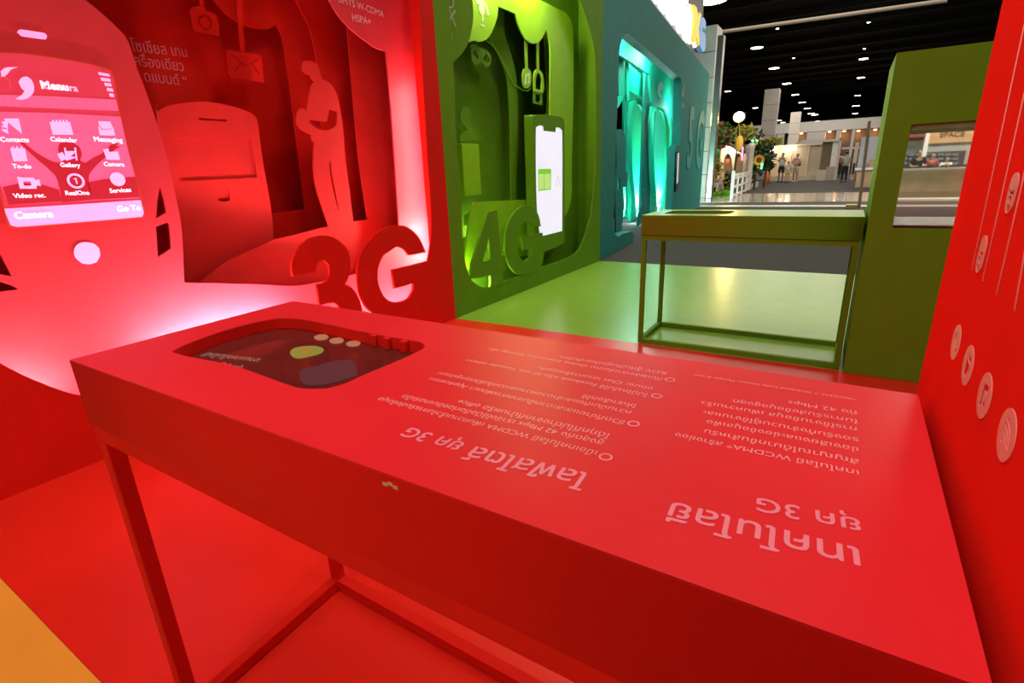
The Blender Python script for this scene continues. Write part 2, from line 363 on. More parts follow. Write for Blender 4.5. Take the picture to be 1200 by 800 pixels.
def onscr(name, loops, m, w): return sheet(name, P1, loops, .001, m, SCRN, w)
onscr('header_band', [L(P1, [(-13, 111), (60, 113), (135, 117), (138, 130), (60, 127), (-12, 124)], False)], SHOT, .0072)
onscr('picture', [L(P1, [(-12, 131), (60, 132.5), (140.5, 137), (146, 160), (150, 176), (158, 207), (161, 222), (162, 232), (120, 234), (9, 240), (-2, 212), (-8, 170)], False)], SHOT, .0072)
onscr('dancing_figure', [L(P1, [(69, 168), (76, 166.5), (84, 167), (92, 172), (95, 180), (93, 188), (99, 191), (108, 185), (118, 180), (124, 175), (130, 169), (138, 168.5), (135, 171), (141, 172), (134, 175), (126, 182), (115, 191), (107, 200), (103, 209), (108, 234), (72, 237), (66, 210), (56, 198), (44, 188), (32, 177), (22, 167), (25, 165), (38, 176), (52, 185), (64, 190), (72, 190), (70, 182), (67, 175)])], SDRK, .0084)
onscr('crowd_strip', [L(P1, [(100, 214), (120, 210), (140, 208), (158, 207), (161, 222), (162, 231), (108, 234)], False)], SDRK, .0084)
onscr('crowd_strip', [L(P1, [(2, 219), (25, 214), (48, 216), (68, 222), (72, 236), (9, 240)], False)], SDRK, .0084)
onscr('softkey_bar', [L(P1, [(3.5, 244.5), (80, 240), (164, 234.3), (168, 249), (166, 254), (90, 261), (20, 266), (12, 264)], False)], SBAR, .0072)
# swirl emblem, signal bars
onscr('swirl_emblem', [L(P1, [(-6, 90), (4, 90), (10, 95), (11.5, 101), (6, 106), (-6, 106)]), L(P1, [(21, 96), (25, 91), (31, 90), (36, 94), (39, 101), (38, 109), (32, 115), (24, 117), (17, 116), (24, 112), (28, 107), (24, 103)]), L(P1, [(0, 84), (6, 79.5), (20, 79), (12, 82), (8, 87), (4, 90), (1, 90)])], SICN, .0086)
onscr('signal_bars', [L(P1, q, False) for q in ([(114, 84.5), (127, 87), (128, 90), (115, 88)], [(117, 91), (128, 92.5), (129, 96), (118, 95)], [(121, 97), (129, 98), (130, 101.5), (122.5, 101)], [(124, 103), (131, 104), (132, 107.5), (125, 107)], [(127, 109.3), (132, 110), (133, 114), (128, 113.5)])], SICN, .0086)
def pq(*q): return L(P1, list(q), False)
onscr('contacts_icon', [pq((4, 139), (21, 139), (25, 157), (9, 157))]+[pq((1, y), (8, y+1), (8.5, y+3), (2, y+2.5)) for y in (142, 147, 151)], SICN, .0094)
onscr('calendar_icon', [pq((57, 143), (81, 143), (85, 158), (61, 158))]+[pq((60+4*k, 140.5), (62+4*k, 140.5), (62.5+4*k, 143.5), (60.5+4*k, 143.5)) for k in range(5)], SICN, .0094)
onscr('message_icon', [L(P1, [(114, 142), (128, 142.5), (131, 149), (127, 151), (119, 151), (115.5, 148)]), pq((114, 148), (118, 152), (128, 152), (131.5, 149), (134, 159), (116, 158.5))], SICN, .0094)
onscr('notepad_icon', [pq((11, 173.5), (28, 174), (31.5, 189), (15, 189))]+[pq((13+5*k, 171.5), (15+5*k, 171.5), (15.5+5*k, 174), (13.5+5*k, 174)) for k in range(3)], SICN, .0094)
onscr('film_icon', [pq((74, 173), (76, 173), (78, 188), (76, 188)), pq((86, 173), (88, 173), (90, 188), (88, 188)), pq((76, 177), (86.5, 177), (86.7, 178.5), (76.2, 178.5)), pq((77, 183.5), (87, 183.5), (87.2, 185), (77.2, 185)), pq((66, 181), (72, 178), (77, 186), (71, 189))], SICN, .0094)
onscr('photo_camera_icon', [pq((120, 175), (126, 174), (127, 178), (137, 177.5), (140, 187.5), (124, 187))], SICN, .0094)
onscr('camcorder_icon', [pq((19, 207), (26, 208), (38, 208), (41, 211), (45, 210), (47, 218), (42, 217), (42, 221), (22.5, 221)), pq((26, 212.5), (35, 212.5), (36, 217.5), (27, 217.5))], SICN, .0094)
c1 = P1.uv(88, 212); rr = (P1.uv(88, 203)[1]-P1.uv(88, 221)[1])/2
onscr('player_icon', [disc(c1, rr), disc(c1, rr*.72), stroke([(c1[0]-rr*.2, c1[1]+rr*.25), (c1[0]+rr*.05, c1[1]+rr*.4), (c1[0]+rr*.05, c1[1]-rr*.4)], rr*.16)], SICN, .0094)
c2 = P1.uv(137, 210); onscr('services_icon', [disc(c2, rr*.95)], SICN, .0094)
rows = [('Contacts', (0, 166), (33.5, 166.5)), ('Calendar', (58.5, 165.5), (90, 167)), ('Messaging', (109.5, 165.5), (143, 167)), ('To-do', (14, 197), (36, 197.5)), ('Gallery', (70, 195.5), (93.5, 196)), ('Camera', (121, 194.5), (145, 195)),
        ('Video rec.', (15, 232), (53, 231)), ('RealOne', (76, 228.5), (104, 228)), ('Services', (128, 226), (153, 224.5)), ('Camera', (17, 256.5), (62, 254)), ('Go To', (137, 248), (164.5, 246)), ('Menu', (48, 104), (80, 106.5))]
write('menu_lettering', [(a, P1.pt(*b), P1.pt(*c), .03) for a, b, c in rows], n, SWHT, SCRN, .0098)
write('menu_ghost_lettering', [('Camera', P1.pt(50, 104), P1.pt(91, 107.5), .03)], n, SICN, SCRN, .0094)
sheet('earpiece', P1, [L(P1, [(20, 38), (22, 35.3), (27, 35), (52, 38.8), (55, 42), (54, 45.5), (50, 46), (25, 42.5)])], .004, SBAR, red, .003)
sheet('round_button', P1, [L(P1, [(101.5, 283.7), (110, 285.5), (116, 291), (117, 299), (113, 307), (105, 309.5), (96, 308.5), (88.5, 302), (86.5, 295), (89, 288), (94, 284.5)])], .004, SBAR, red, .003)
# light strips hidden behind the front panel
XG = FX-.06
def strip(y0, z0, y1, z1, e, c, tgt, wdt=.03, X=XG, nm='hidden_strip_light'):
    """LED strip fixed behind the front panel, running from (y0, z0) to (y1, z1) and facing tgt"""
    a, b = Vector((X, y0, z0)), Vector((X, y1, z1)); c0 = (a+b)/2; zd = (c0-Vector(tgt)).normalized(); yd = (b-a).normalized(); xd = yd.cross(zd).normalized(); zd = xd.cross(yd)
    l = bpy.data.lights.new(nm, 'AREA'); l.shape = 'RECTANGLE'; l.size = wdt; l.size_y = (b-a).length; l.energy = e; l.color = c
    o = bpy.data.objects.new(nm, l); COL.objects.link(o); o.matrix_world = Matrix(((xd.x, yd.x, zd.x, c0.x), (xd.y, yd.y, zd.y, c0.y), (xd.z, yd.z, zd.z, c0.z), (0, 0, 0, 1)))
COOL = (1, .84, 1.0)
strip(1.25, .27, 1.95, .27, 32, COOL, (FX-.22, 1.6, .40))
strip(.42, .30, .75, .26, 9, (1, .82, .80), (FX-.22, .55, .65))
strip(3.475, .42, 3.475, .85, 11, (1, .84, .76), (FX-.22, 3.2, .65), .02)
strip(3.475, .85, 3.475, 1.9, 7, (1, .86, .84), (FX-.22, 3.2, 1.3), .02)
strip(2.5, .20, 3.3, .20, 8, COOL, (FX-.22, 2.9, .6))

# ================================================================== GREEN DISPLAY WALL
grn = empty('display_wall', (FX, Y1, 0), 'tall green exhibition wall with 4G letters and a lit white phone screen', 'display wall', 'layered display walls')
OUT = rect(Y1, Y2, 0, HW); CL = (Y1+.05, Y2-.06, .03, 3.55)
h = [(524, -20), (525.6, 0), (529, 45), (531, 74), (533, 100), (534, 147), (538, 196), (540.5, 230), (542, 279), (543, 291), (545.5, 308), (550, 323), (557, 331.5), (565, 336.5), (575, 336), (590, 329.5), (604, 325), (634, 313), (650, 308), (660, 304), (669, 300), (676, 295), (682, 286), (686, 275), (690, 262),
     (693, 250), (696, 220), (698, 190), (698.3, 130), (697.7, 80), (696, 55), (692, 37), (685, 15), (679, 0), (668, -22), (640, -55), (600, -80), (545, -80)]
sheet('front_panel', P0, [OUT, L(P0, h, clamp=CL)], .014, GRN, grn)
four = [(571.5, 248.7), (582, 246), (587, 300), (591.5, 299), (593, 317), (588.5, 318.5), (590, 333), (575, 338), (574.7, 322.6), (552, 326.5), (552.7, 309.6)]
sheet('numeral_four', P0, [L(P0, four, False), L(P0, [(572.4, 279), (574.7, 305), (565.7, 306.5)], False)], .025, GRN, grn, .004)
gg = [(633.5, 265), (631, 253), (626, 244), (617.7, 241), (608, 244), (600, 253), (594, 266), (592, 280), (592.5, 295), (596.6, 309.6), (603, 319), (610, 322), (620, 321), (632, 316), (636, 305), (637, 290), (635.5, 272.6), (612, 277), (613.7, 293), (624, 291), (624, 295), (621, 301.5), (614.5, 306), (609, 301.5), (605.6, 290), (606, 279), (609.6, 267), (615, 260), (621, 260.5), (627, 265.6)]
sheet('letter_g', P0, [L(P0, gg)], .025, GRN, grn, .004)
Q1 = XP(FX-.16); Q2 = XP(FX-.32); Q3 = XP(FX-.48); Q4 = XP(FX-.76)
# bright cloud panel with rounded shoulder: an island shape behind the front panel
isl = [(520, -110), (620, -60), (634, 0), (655, 11), (663, 15), (669, 23), (671.5, 34), (672, 45), (672, 110), (670, 200), (670, 226), (666, 246), (655, 262), (652, 290), (530, 320), (500, 250), (500, 0)]
cut = [(554, 48), (560, 49), (566, 48), (572.5, 44), (578, 34), (582.5, 21), (584, 7.5), (604, 16), (608, 30), (614, 43), (620.6, 49.5), (626, 51), (631.6, 49), (636.5, 42.6), (640, 35), (642.6, 43), (644.7, 55), (645, 77), (644.5, 110), (643, 150), (630, 236), (618, 234), (555, 237), (549, 262), (545, 310), (520, 300), (515, 60)]
sheet('cloud_panel', Q1, [L(Q1, isl, clamp=(Y1+.02, Y2-.03, .05, 3.7)), L(Q1, cut, clamp=(Y1+.04, Y2-.05, .1, 3.6))], .014, GRNL, grn)
sheet('cloud_cutout', P0, [L(P0, [(505, -40), (550, -40), (557, 0), (558, 20), (556, 35), (552, 50), (545, 62), (537, 70), (531, 74.5), (515, 76)])], .012, GRN, grn, -.03)
write('cloud_lettering', [('O', P0.pt(527, 9), P0.pt(536.5, 9)), ('X', P0.pt(527, 25), P0.pt(538, 31)), ('TS', P0.pt(528, 45), P0.pt(534, 45.5))], n, mat('grey_lettering', (.45, .42, .30), .5), grn, -.027)
sheet('cloud_emblem', Q1, [stroke(L(Q1, [(558, 2), (566, 2), (570, 8), (572, 18)], False), .035), disc(Q1.uv(564.5, 11), .045), L(Q1, [(564, 18), (566, 18), (566.5, 25), (565, 25)], False), L(Q1, [(563, 28), (568, 30), (567, 32), (563, 30)], False)], .003, mat('pale_lime_print', (.6, .85, .4), .5), grn, .003)
h2 = [(500, -90), (566, 30), (574, 48), (581, 57), (588, 73), (594, 90), (597, 118), (598.6, 163), (599, 220), (599.5, 240), (590, 262), (540, 280), (505, 200)]
sheet('arch_panel', Q2, [OUT, L(Q2, h2, clamp=(Y1+.06, Y2-.1, .06, 3.6)), L(Q2, [(604, 235), (618, 233.5), (640, 140), (641, 90), (638, 40), (625, 10), (600, 0), (590, 10), (592, 40), (601, 70), (606, 100), (607, 160)], clamp=(Y1+.06, Y2-.1, .06, 3.6))], .014, GRN, grn)
sheet('hill_panel', Q2, [L(Q2, [(540, 252), (548, 247), (555, 238), (600, 235.5), (640, 233), (640, 250), (600, 254), (549, 262.5), (540, 264)], ang=60)], .014, GRNL, grn, .05)
sheet('handset_shape', Q3, [L(Q3, [(505, 30), (560, 30), (585, 70), (600, 150), (612, 330), (505, 345)])], .014, GRN, grn)
sheet('back_panel', Q4, [OUT], .014, GRN, grn)
XB2 = FX-.78
boxo('side_light_block', (XB2, Y1+.001, 0), (FX-.015, Y1+.014, HW), GRN, grn); boxo('side_light_block', (XB2, Y2-.014, 0), (FX-.015, Y2-.001, HW), GRN, grn)  # unseen boards added to shut hall light out of the green box
boxo('top_light_block', (XB2, Y1+.001, HW-.012), (FX-.015, Y2-.001, HW-.001), GRN, grn); boxo('base_light_block', (XB2, Y1+.015, .001), (FX-.015, Y2-.015, .012), GRN, grn)
# hanging game controller, music badge, cable plug and their rods
QH = XP(FX-.27)
ctl = [(551, 53), (556, 52), (561, 55), (566, 57), (571, 59), (575, 64), (576, 72), (573, 78), (569, 78), (566, 74), (564, 72), (561, 75), (557, 76), (553, 71), (552, 62)]
sheet('controller_cutout', QH, [L(QH, ctl)]+[disc(QH.uv(x, y), .022) for x, y in ((556.5, 62), (559, 66), (570, 66), (572, 70), (568, 69))], .012, GRN, grn)
Qr = XP(FX-.18)
sheet('badge_cutout', Qr, [L(Qr, [(614, 81), (618, 80), (622, 83), (623, 90), (622, 100), (618, 103.5), (614, 102), (612.5, 95), (612.5, 87)])], .012, GRNL, grn)
sheet('music_note', Qr, [L(Qr, [(615.5, 87), (620.5, 85.5), (620.5, 97), (618.5, 98), (618.3, 96), (619.3, 94.5), (619.3, 89), (616.7, 90), (616.7, 98.5), (614.8, 99), (614.6, 96.5), (615.6, 95.5)], False)], .003, mat('pale_green_print', (.6, .75, .5), .5), grn, .003)
sheet('badge_rod', Qr, [L(Qr, [(615, 40), (618, 40), (619, 81), (616, 81)], False)], .008, GRNL, grn, -.002)
sheet('plug_rod', Qr, [L(Qr, [(629, 40), (632, 40), (632, 81), (629.3, 81)], False)], .008, GRNL, grn, -.002)
sheet('plug_cutout', Qr, [L(Qr, [(625.5, 107), (625.5, 90), (628, 82), (631, 80.5), (635, 85), (637, 92), (638, 104), (636, 109.5)]), L(Qr, [(628, 104), (628, 92), (630, 85.5), (632.5, 86), (635, 93), (634.5, 106)]), ], .012, GRNL, grn)
sheet('plug_tip', Qr, [L(Qr, [(626, 107), (636, 109), (636, 123), (625.5, 121)], False), L(Qr, [(628, 110), (634, 111), (634, 120), (628, 119)], False)], .012, GRN, grn, -.004)
bm = bmesh.new(); tube(bm, [Q2.pt(*p)+Vector((.012, 0, 0)) for p in [(569, 48), (576, 53), (582, 62), (589, 76), (596, 90), (602.6, 100), (611, 105.5), (617, 107), (621, 103)]], .006)
fin(bm, 'cable', GRNL, grn, True)
# seated figure and lit box at lower left
sheet('seated_figure', Q2, [L(Q2, [(536, 165), (538, 158), (545, 153), (541, 148), (537, 143), (536, 134), (539, 127), (544, 125), (548, 129), (549, 138), (549, 147), (556, 152), (560, 160), (561, 166), (552, 164), (542, 166)])], .012, GRN, grn, .03)
QB = FX-.24
a, b = XP(QB).pt(541, 168), XP(QB).pt(561, 167); c = XP(QB).pt(563, 228)
boxo('lit_box', (QB-.10, a.y, c.z), (QB, b.y, a.z), GRNL, grn, .004)
# phone with lit white screen, a deep box standing in front of the panels
pl = XP(FX-.045)
ph = [(624, 142), (625, 137), (628, 134.5), (636, 134), (648, 135.5), (657, 137), (660.5, 140), (661.5, 147), (661.5, 200), (661.5, 285), (627, 300), (626, 220)]
sheet('phone_body', pl, [L(pl, ph, ang=30)], .10, GRN, grn)
LIT = mat('white_lit_screen', (.8, .8, .8), .3, emit=(.78, .73, .95), estr=.85)
sc4 = [(628, 154), (629, 149), (632, 147), (636, 148), (636.5, 153.3), (651, 155), (651.6, 149.5), (655, 149.8), (657.5, 152), (658.5, 158), (658.7, 200), (658.5, 270.5), (633, 277), (629.5, 250), (628, 200)]
S4 = sheet('screen', pl, [L(pl, sc4, ang=30)], .004, LIT, grn, .004)
GP = mat('lit_green_print', (.2, .5, .05), .4, emit=lin('7FC832'), estr=.7); GP2 = mat('lit_pale_green_print', (.5, .7, .3), .4, emit=lin('C0E07A'), estr=.7); GP3 = mat('lit_grey_print', (.5, .5, .5), .4, emit=lin('B8B8A8'), estr=.75)
sheet('chart', pl, [L(pl, [(630, 198), (644, 197.5), (645.5, 199), (645, 222), (630.5, 223.8)], False)], .001, GP, S4, .0055)
sheet('chart_column', pl, [L(pl, [(631, 204), (636.8, 203.8), (636.8, 221.7), (631.3, 222)], False)], .001, GP2, S4, .007)
sheet('chart_column', pl, [L(pl, [(637.8, 203.8), (644.5, 203.4), (644.2, 221), (637.8, 221.6)], False)], .001, GP2, S4, .007)
sheet('bell_icon', pl, [stroke(L(pl, [(650.5, 218), (652.5, 213), (653, 207), (654, 207), (655, 213), (656.5, 219)], False), .012)], .001, GP3, S4, .0055)
write('screen_lettering', [('4G', pl.pt(629.8, 197), pl.pt(634.5, 196.5))], n, GP3, S4, .0055)
# hidden lights of the green wall
def led2(px, py, e, plx, c=(1, 1, .55), r=.04): lamp('POINT', 'hidden_strip_light', onX(px, py, plx), e, c, r)
led2(625, -42, 60, FX-.06, r=.12); led2(575, -50, 26, FX-.05); led2(700, 120, 1.2, FX-.10); led2(706, 180, 1.6, FX-.10); led2(566, 346, 7, FX-.08); led2(545, 318, 3, FX-.12); led2(545, 345, 2.5, FX-.3)
led2(615, 275, 1.5, FX-.40); led2(560, 270, 2.0, FX-.36)

# ================================================================== TEAL DISPLAY WALL
T1 = Vector((-2.815, 6.82, 0)); T2 = Vector((-3.84, 17.443, 0)); td = (T2-T1).normalized(); tn = td.cross(Vector((0, 0, 1)))
TP = Plane(T1, td, tn); TLN = (T2-T1).length
tea = empty('display_wall', tuple(T1), 'long teal exhibition wall with 5G lettering and mint lit opening', 'display wall', 'layered display walls')
def TPo(w): return Plane(T1+tn*w, td, tn)
to = [(0, 0), TP.uv(742, 280), TP.uv(742.5, 274), TP.uv(740, 271), TP.uv(731, 273.5), TP.uv(724, 277.5), TP.uv(721, 275), TP.uv(718.7, 261), TP.uv(720, 230), TP.uv(720.6, 205), TP.uv(722, 160), TP.uv(723.5, 130), TP.uv(724.5, 90), TP.uv(725.6, 66), TP.uv(727, 54),
      TP.uv(730, 44), TP.uv(735, 39), TP.uv(740, 42), TP.uv(796, 90.5), TP.uv(798, 93), TP.uv(797.5, 137), TP.uv(797, 169), TP.uv(791.5, 172), TP.uv(789, 220), TP.uv(786.5, 258), (TLN, 0), (TLN, 3.77), (0, 3.77)]
to = [(x, max(z, 0) if i not in (1,) else 0) for i, (x, z) in enumerate(to)]; to[24] = (to[24][0], 0)
sheet('front_panel', TP, [to], .16, TEA, tea)
TLT = mat('pale_teal_letter', (.09, .42, .38), .5, .05)
for ch, xa, ya, xb, yb, nm in (('5', 803.5, 199, 813.8, 126.5, 'numeral_five'), ('G', 813.5, 199, 825.5, 131, 'letter_g')):
    me = text_mesh(ch, .03); xs = [v.co.x for v in me.vertices]; ys = [v.co.y for v in me.vertices]; p, q = TP.uv(xa, ya), TP.uv(xb, yb)
    me.transform(TP.mat(.004) @ Matrix.Translation((p[0], p[1], 0)) @ Matrix.Diagonal(((q[0]-p[0])/(max(xs)-min(xs)), (q[1]-p[1])/(max(ys)-min(ys)), 1, 1)) @ Matrix.Translation((-min(xs), -min(ys), 0)))
    bm = bmesh.new(); bm.from_mesh(me); bpy.data.meshes.remove(me); g = bmesh.ops.extrude_face_region(bm, geom=bm.faces[:]); bmesh.ops.translate(bm, verts=[v for v in g['geom'] if isinstance(v, bmesh.types.BMVert)], vec=tn*.012)
    fin(bm, nm, TLT, tea)
sheet('monitor', TP, [L(TP, [(791.6, 178), (795, 177), (793.5, 221), (790, 225)], False)], .03, DARK, tea, .035)
sheet('monitor_screen', TP, [L(TP, [(792.1, 179.5), (793.9, 179), (792.6, 213), (790.8, 216)], False)], .004, mat('pale_lit_monitor', (.5, .5, .5), .4, emit=(.45, .5, .52), estr=.8), tea, .04)
write('wall_lettering', [('5G', TP.pt(800.5, 104), TP.pt(802, 104.6)), ('NR', TP.pt(799, 113), TP.pt(801.5, 114)), ('1 Gbps', TP.pt(798.5, 125), TP.pt(801.5, 126))], tn, mat('pale_grey_print', (.5, .6, .58), .5), tea, .004)
# inside: bright header board, hanging screens and tall rounded fins
B1 = TPo(-.45); B2 = TPo(-.95); B3 = TPo(-1.5)
sheet('header_board', B1, [L(B1, [(722, 20), (733, 36), (760, 52), (800, 78), (800, 240), (793, 250), (783, 250), (786, 200), (787, 150), (783, 135), (779, 127), (772, 124), (764, 122), (762, 100), (761, 87), (755, 83), (730, 67), (716, 58)], ang=30)], .05, TEAL, tea)
sheet('cloud_board', B2, [L(B2, [(712, 58), (732, 70), (750, 86), (763, 92), (764, 124), (758, 117), (748, 112), (735, 105), (728, 120), (722, 128), (712, 128)], ang=30)], .04, TEAL, tea)
fins = [(-.70, [(779, 128), (772, 124), (764, 124), (762, 140), (763, 200), (766, 232), (762, 262), (785, 262), (779, 250), (783, 225), (785, 190), (784, 150)], [(777.5, 133), (772, 129), (767, 131), (766, 150), (767, 200), (769.5, 228), (770, 250), (775, 246), (779, 222), (781, 190), (780, 150)]),
        (-1.00, [(744, 116), (737, 120), (735, 150), (737, 200), (741, 235), (738, 264), (764, 264), (759, 245), (762, 215), (762.5, 160), (759, 128), (751, 117)], [(745, 123), (741, 128), (740, 150), (741.5, 200), (744.5, 232), (746, 254), (752, 252), (757, 232), (758.5, 200), (758, 160), (755, 132), (750, 123)]),
        (-1.30, [(722, 160), (722, 200), (724, 240), (722, 268), (740, 268), (740, 240), (738, 200), (735, 170), (731, 158)], [(726, 170), (726, 205), (728.5, 240), (729, 256), (734, 254), (735.5, 235), (734, 200), (731, 175), (729, 166)])]
for w, q, i in fins: sheet('fin', TPo(w), [L(TPo(w), q), L(TPo(w), i)], .05, TEAL, tea)
for w, q in ((-.6, [(725.8, 60), (731, 63), (731, 110), (729, 112), (725, 112)]), (-.6, [(734, 68), (737, 69.5), (737.5, 118), (734.5, 118)])): sheet('hanging_strip', TPo(w), [L(TPo(w), q, False)], .03, TEAL, tea)
sheet('tower_cutout', B1, [L(B1, [(724, 152), (729, 152), (733, 160), (733, 200), (736, 203), (735, 219), (730, 219), (732, 240), (728, 272), (722, 272), (720.5, 215), (722.5, 200), (722.5, 165)], ang=30), L(B1, [(724, 210), (727, 210), (726.5, 223), (723.8, 223)], False)], .03, TEA, tea)
sheet('torch_cutout', B1, [L(B1, [(751, 222), (754, 221), (754.3, 232), (756, 238), (752, 243), (748, 262), (744, 265), (746, 248), (749.5, 238), (750.5, 231)])], .03, TEA, tea, .06)
sheet('rear_board', B3, [L(B3, [(731, 60), (800, 100), (800, 262), (727, 262), (731, 200)], False)], .04, TEAL, tea)
sheet('print', B1, [L(B1, [(771, 100), (774, 96), (777, 98), (776, 103), (773, 108), (776, 113), (773, 114), (770.5, 108)])], .003, mat('pale_mint_print', (.6, .75, .7), .5), tea, .004)
q = TPo(-1.5).pt(735, 60)
def tl(px, py, w, e, c=(.62, 1, .90), r=.2): lamp('POINT', 'hidden_strip_light', TPo(w).pt(px, py), e, c, r)
def tl2(px, z, w, e): q = TPo(w); lamp('POINT', 'hidden_strip_light', q.at(q.uv(px, 225)[0], z), e, (.70, 1, .93), .07)
tl(765, 66, -.25, 110); tl(738, 46, -.25, 60); tl(786, 250, -.62, 120); tl2(776, .25, -1.36, 300); tl2(757, .25, -1.36, 300); tl2(741, .25, -1.36, 160); tl2(784, .3, -1.3, 60)
es = TP.uv(800, 170)[0]; bm = bmesh.new()
bar(bm, TP.at(es, .002, -.83), TP.at(es, 3.6, -.83), .05, 1.30, up=td); fin(bm, 'end_light_block', TEA, tea); tl(742, 258, -.8, 30); tl(790, 130, -.30, 40); tl(757, 62, -.72, 90)  # unseen end board added to stop light spilling onto the column

# lit sign on top of the teal wall
SGN = empty('rooftop_sign', tuple(TP.at(1.5, 3.77, -.3)), 'dark fascia sign with glowing white letters above the teal wall', 'sign')
SP = TPo(-.08)
s1 = SP.uv(803.5, 40)[0]; s2 = SP.uv(822, 60)[0]
sheet('backing_board', SP, [rect(1.2, s2, 3.775, 6.2)], .2, mat('charcoal_sign_board', (.06, .05, .045), .5), SGN, -.02)
GLOW = mat('white_lit_letter', (.9, .9, .9), .4, emit=(1, 1, .97), estr=3)
def signtext(body, a0, a1, b0, hgt):
    me = text_mesh(body, .03); xs = [v.co.x for v in me.vertices]; ys = [v.co.y for v in me.vertices]
    M = SP.mat(.02) @ Matrix.Translation((a0, b0, 0)) @ Matrix.Diagonal(((a1-a0)/(max(xs)-min(xs)), hgt/(max(ys)-min(ys)), 1, 1)) @ Matrix.Translation((-min(xs), -min(ys), 0))
    me.transform(M); bm = bmesh.new(); bm.from_mesh(me); bpy.data.meshes.remove(me)
    g = bmesh.ops.extrude_face_region(bm, geom=bm.faces[:]); bmesh.ops.translate(bm, verts=[v for v in g['geom'] if isinstance(v, bmesh.types.BMVert)], vec=tn*.10)
    return fin(bm, 'lit_lettering', GLOW, SGN)
signtext('อินโนเวชั่น', 1.3, s1, 3.86, .85); signtext('THAILAND', 1.3, s1, 5.0, .7)
XL = [(808, 6), (811.5, 10), (813, 20), (815, 15), (817, 18), (814, 34), (816, 52), (813.5, 54), (811.5, 44), (809, 50), (806, 47), (809.5, 30)]
sheet('yellow_letter', SP, [L(SP, XL, False)], .12, mat('yellow_lit_letter', (.8, .6, .05), .4, emit=lin('D8B830'), estr=.8), SGN, .10)
sheet('letter_rim', SP, [L(SP, [((x-811.5)*1.12+811.2, (y-30)*1.06+30.5) for x, y in XL], False)], .05, GLOW, SGN, .03)
BL = [(818, 21), (820.5, 23), (822, 27), (822, 34), (820, 35), (819.5, 32), (818, 34), (818, 38), (821, 40), (822, 46), (821.5, 58), (819, 61), (815.5, 56), (815, 40), (816, 26)]
sheet('blue_numeral', SP, [L(SP, BL)], .12, mat('blue_lit_letter', (.1, .3, .6), .4, emit=lin('4A86B8'), estr=.7), SGN, .11)

# ================================================================== DISPLAY TABLES
def table(name, A, B, Cc, D, hole, label, MT, ML, legs):
    """A near left, B far left, Cc far right, D near right corner; open base of square tube"""
    t = empty(name, (A.x, A.y, 0), label, 'table', 'boxed display tables')
    ZPl = Plane((0, 0, ZT), (1, 0, 0), (0, 0, 1))
    sheet('top', ZPl, [[(p.x, p.y) for p in (A, D, Cc, B)], hole], .003, MT, t)
    ring_in = [(A.x+.02, A.y+.02), (D.x-.02, D.y+.02), (Cc.x-.02, Cc.y-.02), (B.x+.02, B.y-.02)]
    sheet('apron', ZPl, [[(p.x, p.y) for p in (A, D, Cc, B)], ring_in], .1274, ML, t, -.0031)
    sheet('top_core', ZPl, [ring_in, hole], .0205, ML, t, -.0031)
    w = .030; zr = ZT-.1335
    Pn = [A+Vector((w/2+.004, w/2+.004, 0)), B+Vector((w/2+.004, -w/2-.004, 0)), Cc+Vector((-w/2-.004, -w/2-.004, 0)), D+Vector((-w/2-.004, w/2+.004, 0))]
    Pn = [Vector((p.x, p.y, 0)) for p in Pn]
    for p in Pn:
        bm = bmesh.new(); box(bm, (p.x-w/2, p.y-w/2, .003), (p.x+w/2, p.y+w/2, zr-.0325)); bev(bm, .002, 1); fin(bm, 'leg', ML, t)
    for i in range(4):
        a, b = Pn[i], Pn[(i+1) % 4]; d = (b-a).normalized()*(w/2)
        bm = bmesh.new(); bar(bm, a+Vector((0, 0, zr-.0165))-d*(1 if i % 2 == 0 else -1), b+Vector((0, 0, zr-.0165))+d*(1 if i % 2 == 0 else -1), w, .031); fin(bm, 'top_rail', ML, t)
        bm = bmesh.new(); bar(bm, a+Vector((0, 0, .019))+d*1.02, b+Vector((0, 0, .019))-d*1.02, w*.98, .030); fin(bm, 'floor_rail', ML, t)
    return t
A = onZ(81, 421.5, ZT); B = onZ(343, 352.5, ZT); C3 = onZ(1076, 462.5, ZT); D = Vector((.112, .334, ZT))
ZPT = Plane((0, 0, ZT), (1, 0, 0), (0, 0, 1))
rh = [(201, 412), (217.5, 403.6), (259, 388.5), (300, 377.5), (325, 373), (344, 373), (369, 376.7), (437.5, 391), (487, 399.5), (497.5, 403.6), (495, 409), (465, 423), (432, 436.6), (404.5, 449), (382.5, 455), (355, 455), (333, 449), (272.5, 428), (217.5, 417)]
RH = L(ZPT, rh)
rt = table('display_table', A, B, C3, D, RH, 'red boxed display table with pink upside-down lettering and sunken screen', REDT, RED, None)
pl = lambda x, y: ZPT.pt(x, y)
col = [('เทคโนโลยี', (1006, 643), (788, 588), .012, 1.0), ('ยุค 3G', (1007, 609), (887, 583), .012)]
para = [('เทคโนโลยี WCDMA* สร้างช่อง', (1006, 551.6), (792.5, 507)), ('สัญญาณได้มากขึ้นสำหรับ', (1006, 538.6), (826.6, 503)), ('ช่องเสียงและช่องข้อมูลเพื่อ', (1006, 524.6), (829, 492)),
        ('รองรับทั้งจำนวนผู้ใช้งานและ', (1006, 513.6), (825, 481)), ('การใช้งานข้อมูล เพิ่มความเร็ว', (1004, 501), (823, 470)), ('ในการรับส่งข้อมูลสูงสุด', (1005, 492), (860, 468)), ('ถึง 42 Mbps', (1004, 482), (924, 469.7)),
        ('*WCDMA = Wideband Code Division Multiple Access', (1003, 467), (813.6, 438.5))]
tit2 = [('ไลฟ์สไตล์', (693.6, 556), (556, 523), .012), ('ยุค 3G', (546, 519.5), (482, 501), .012)]
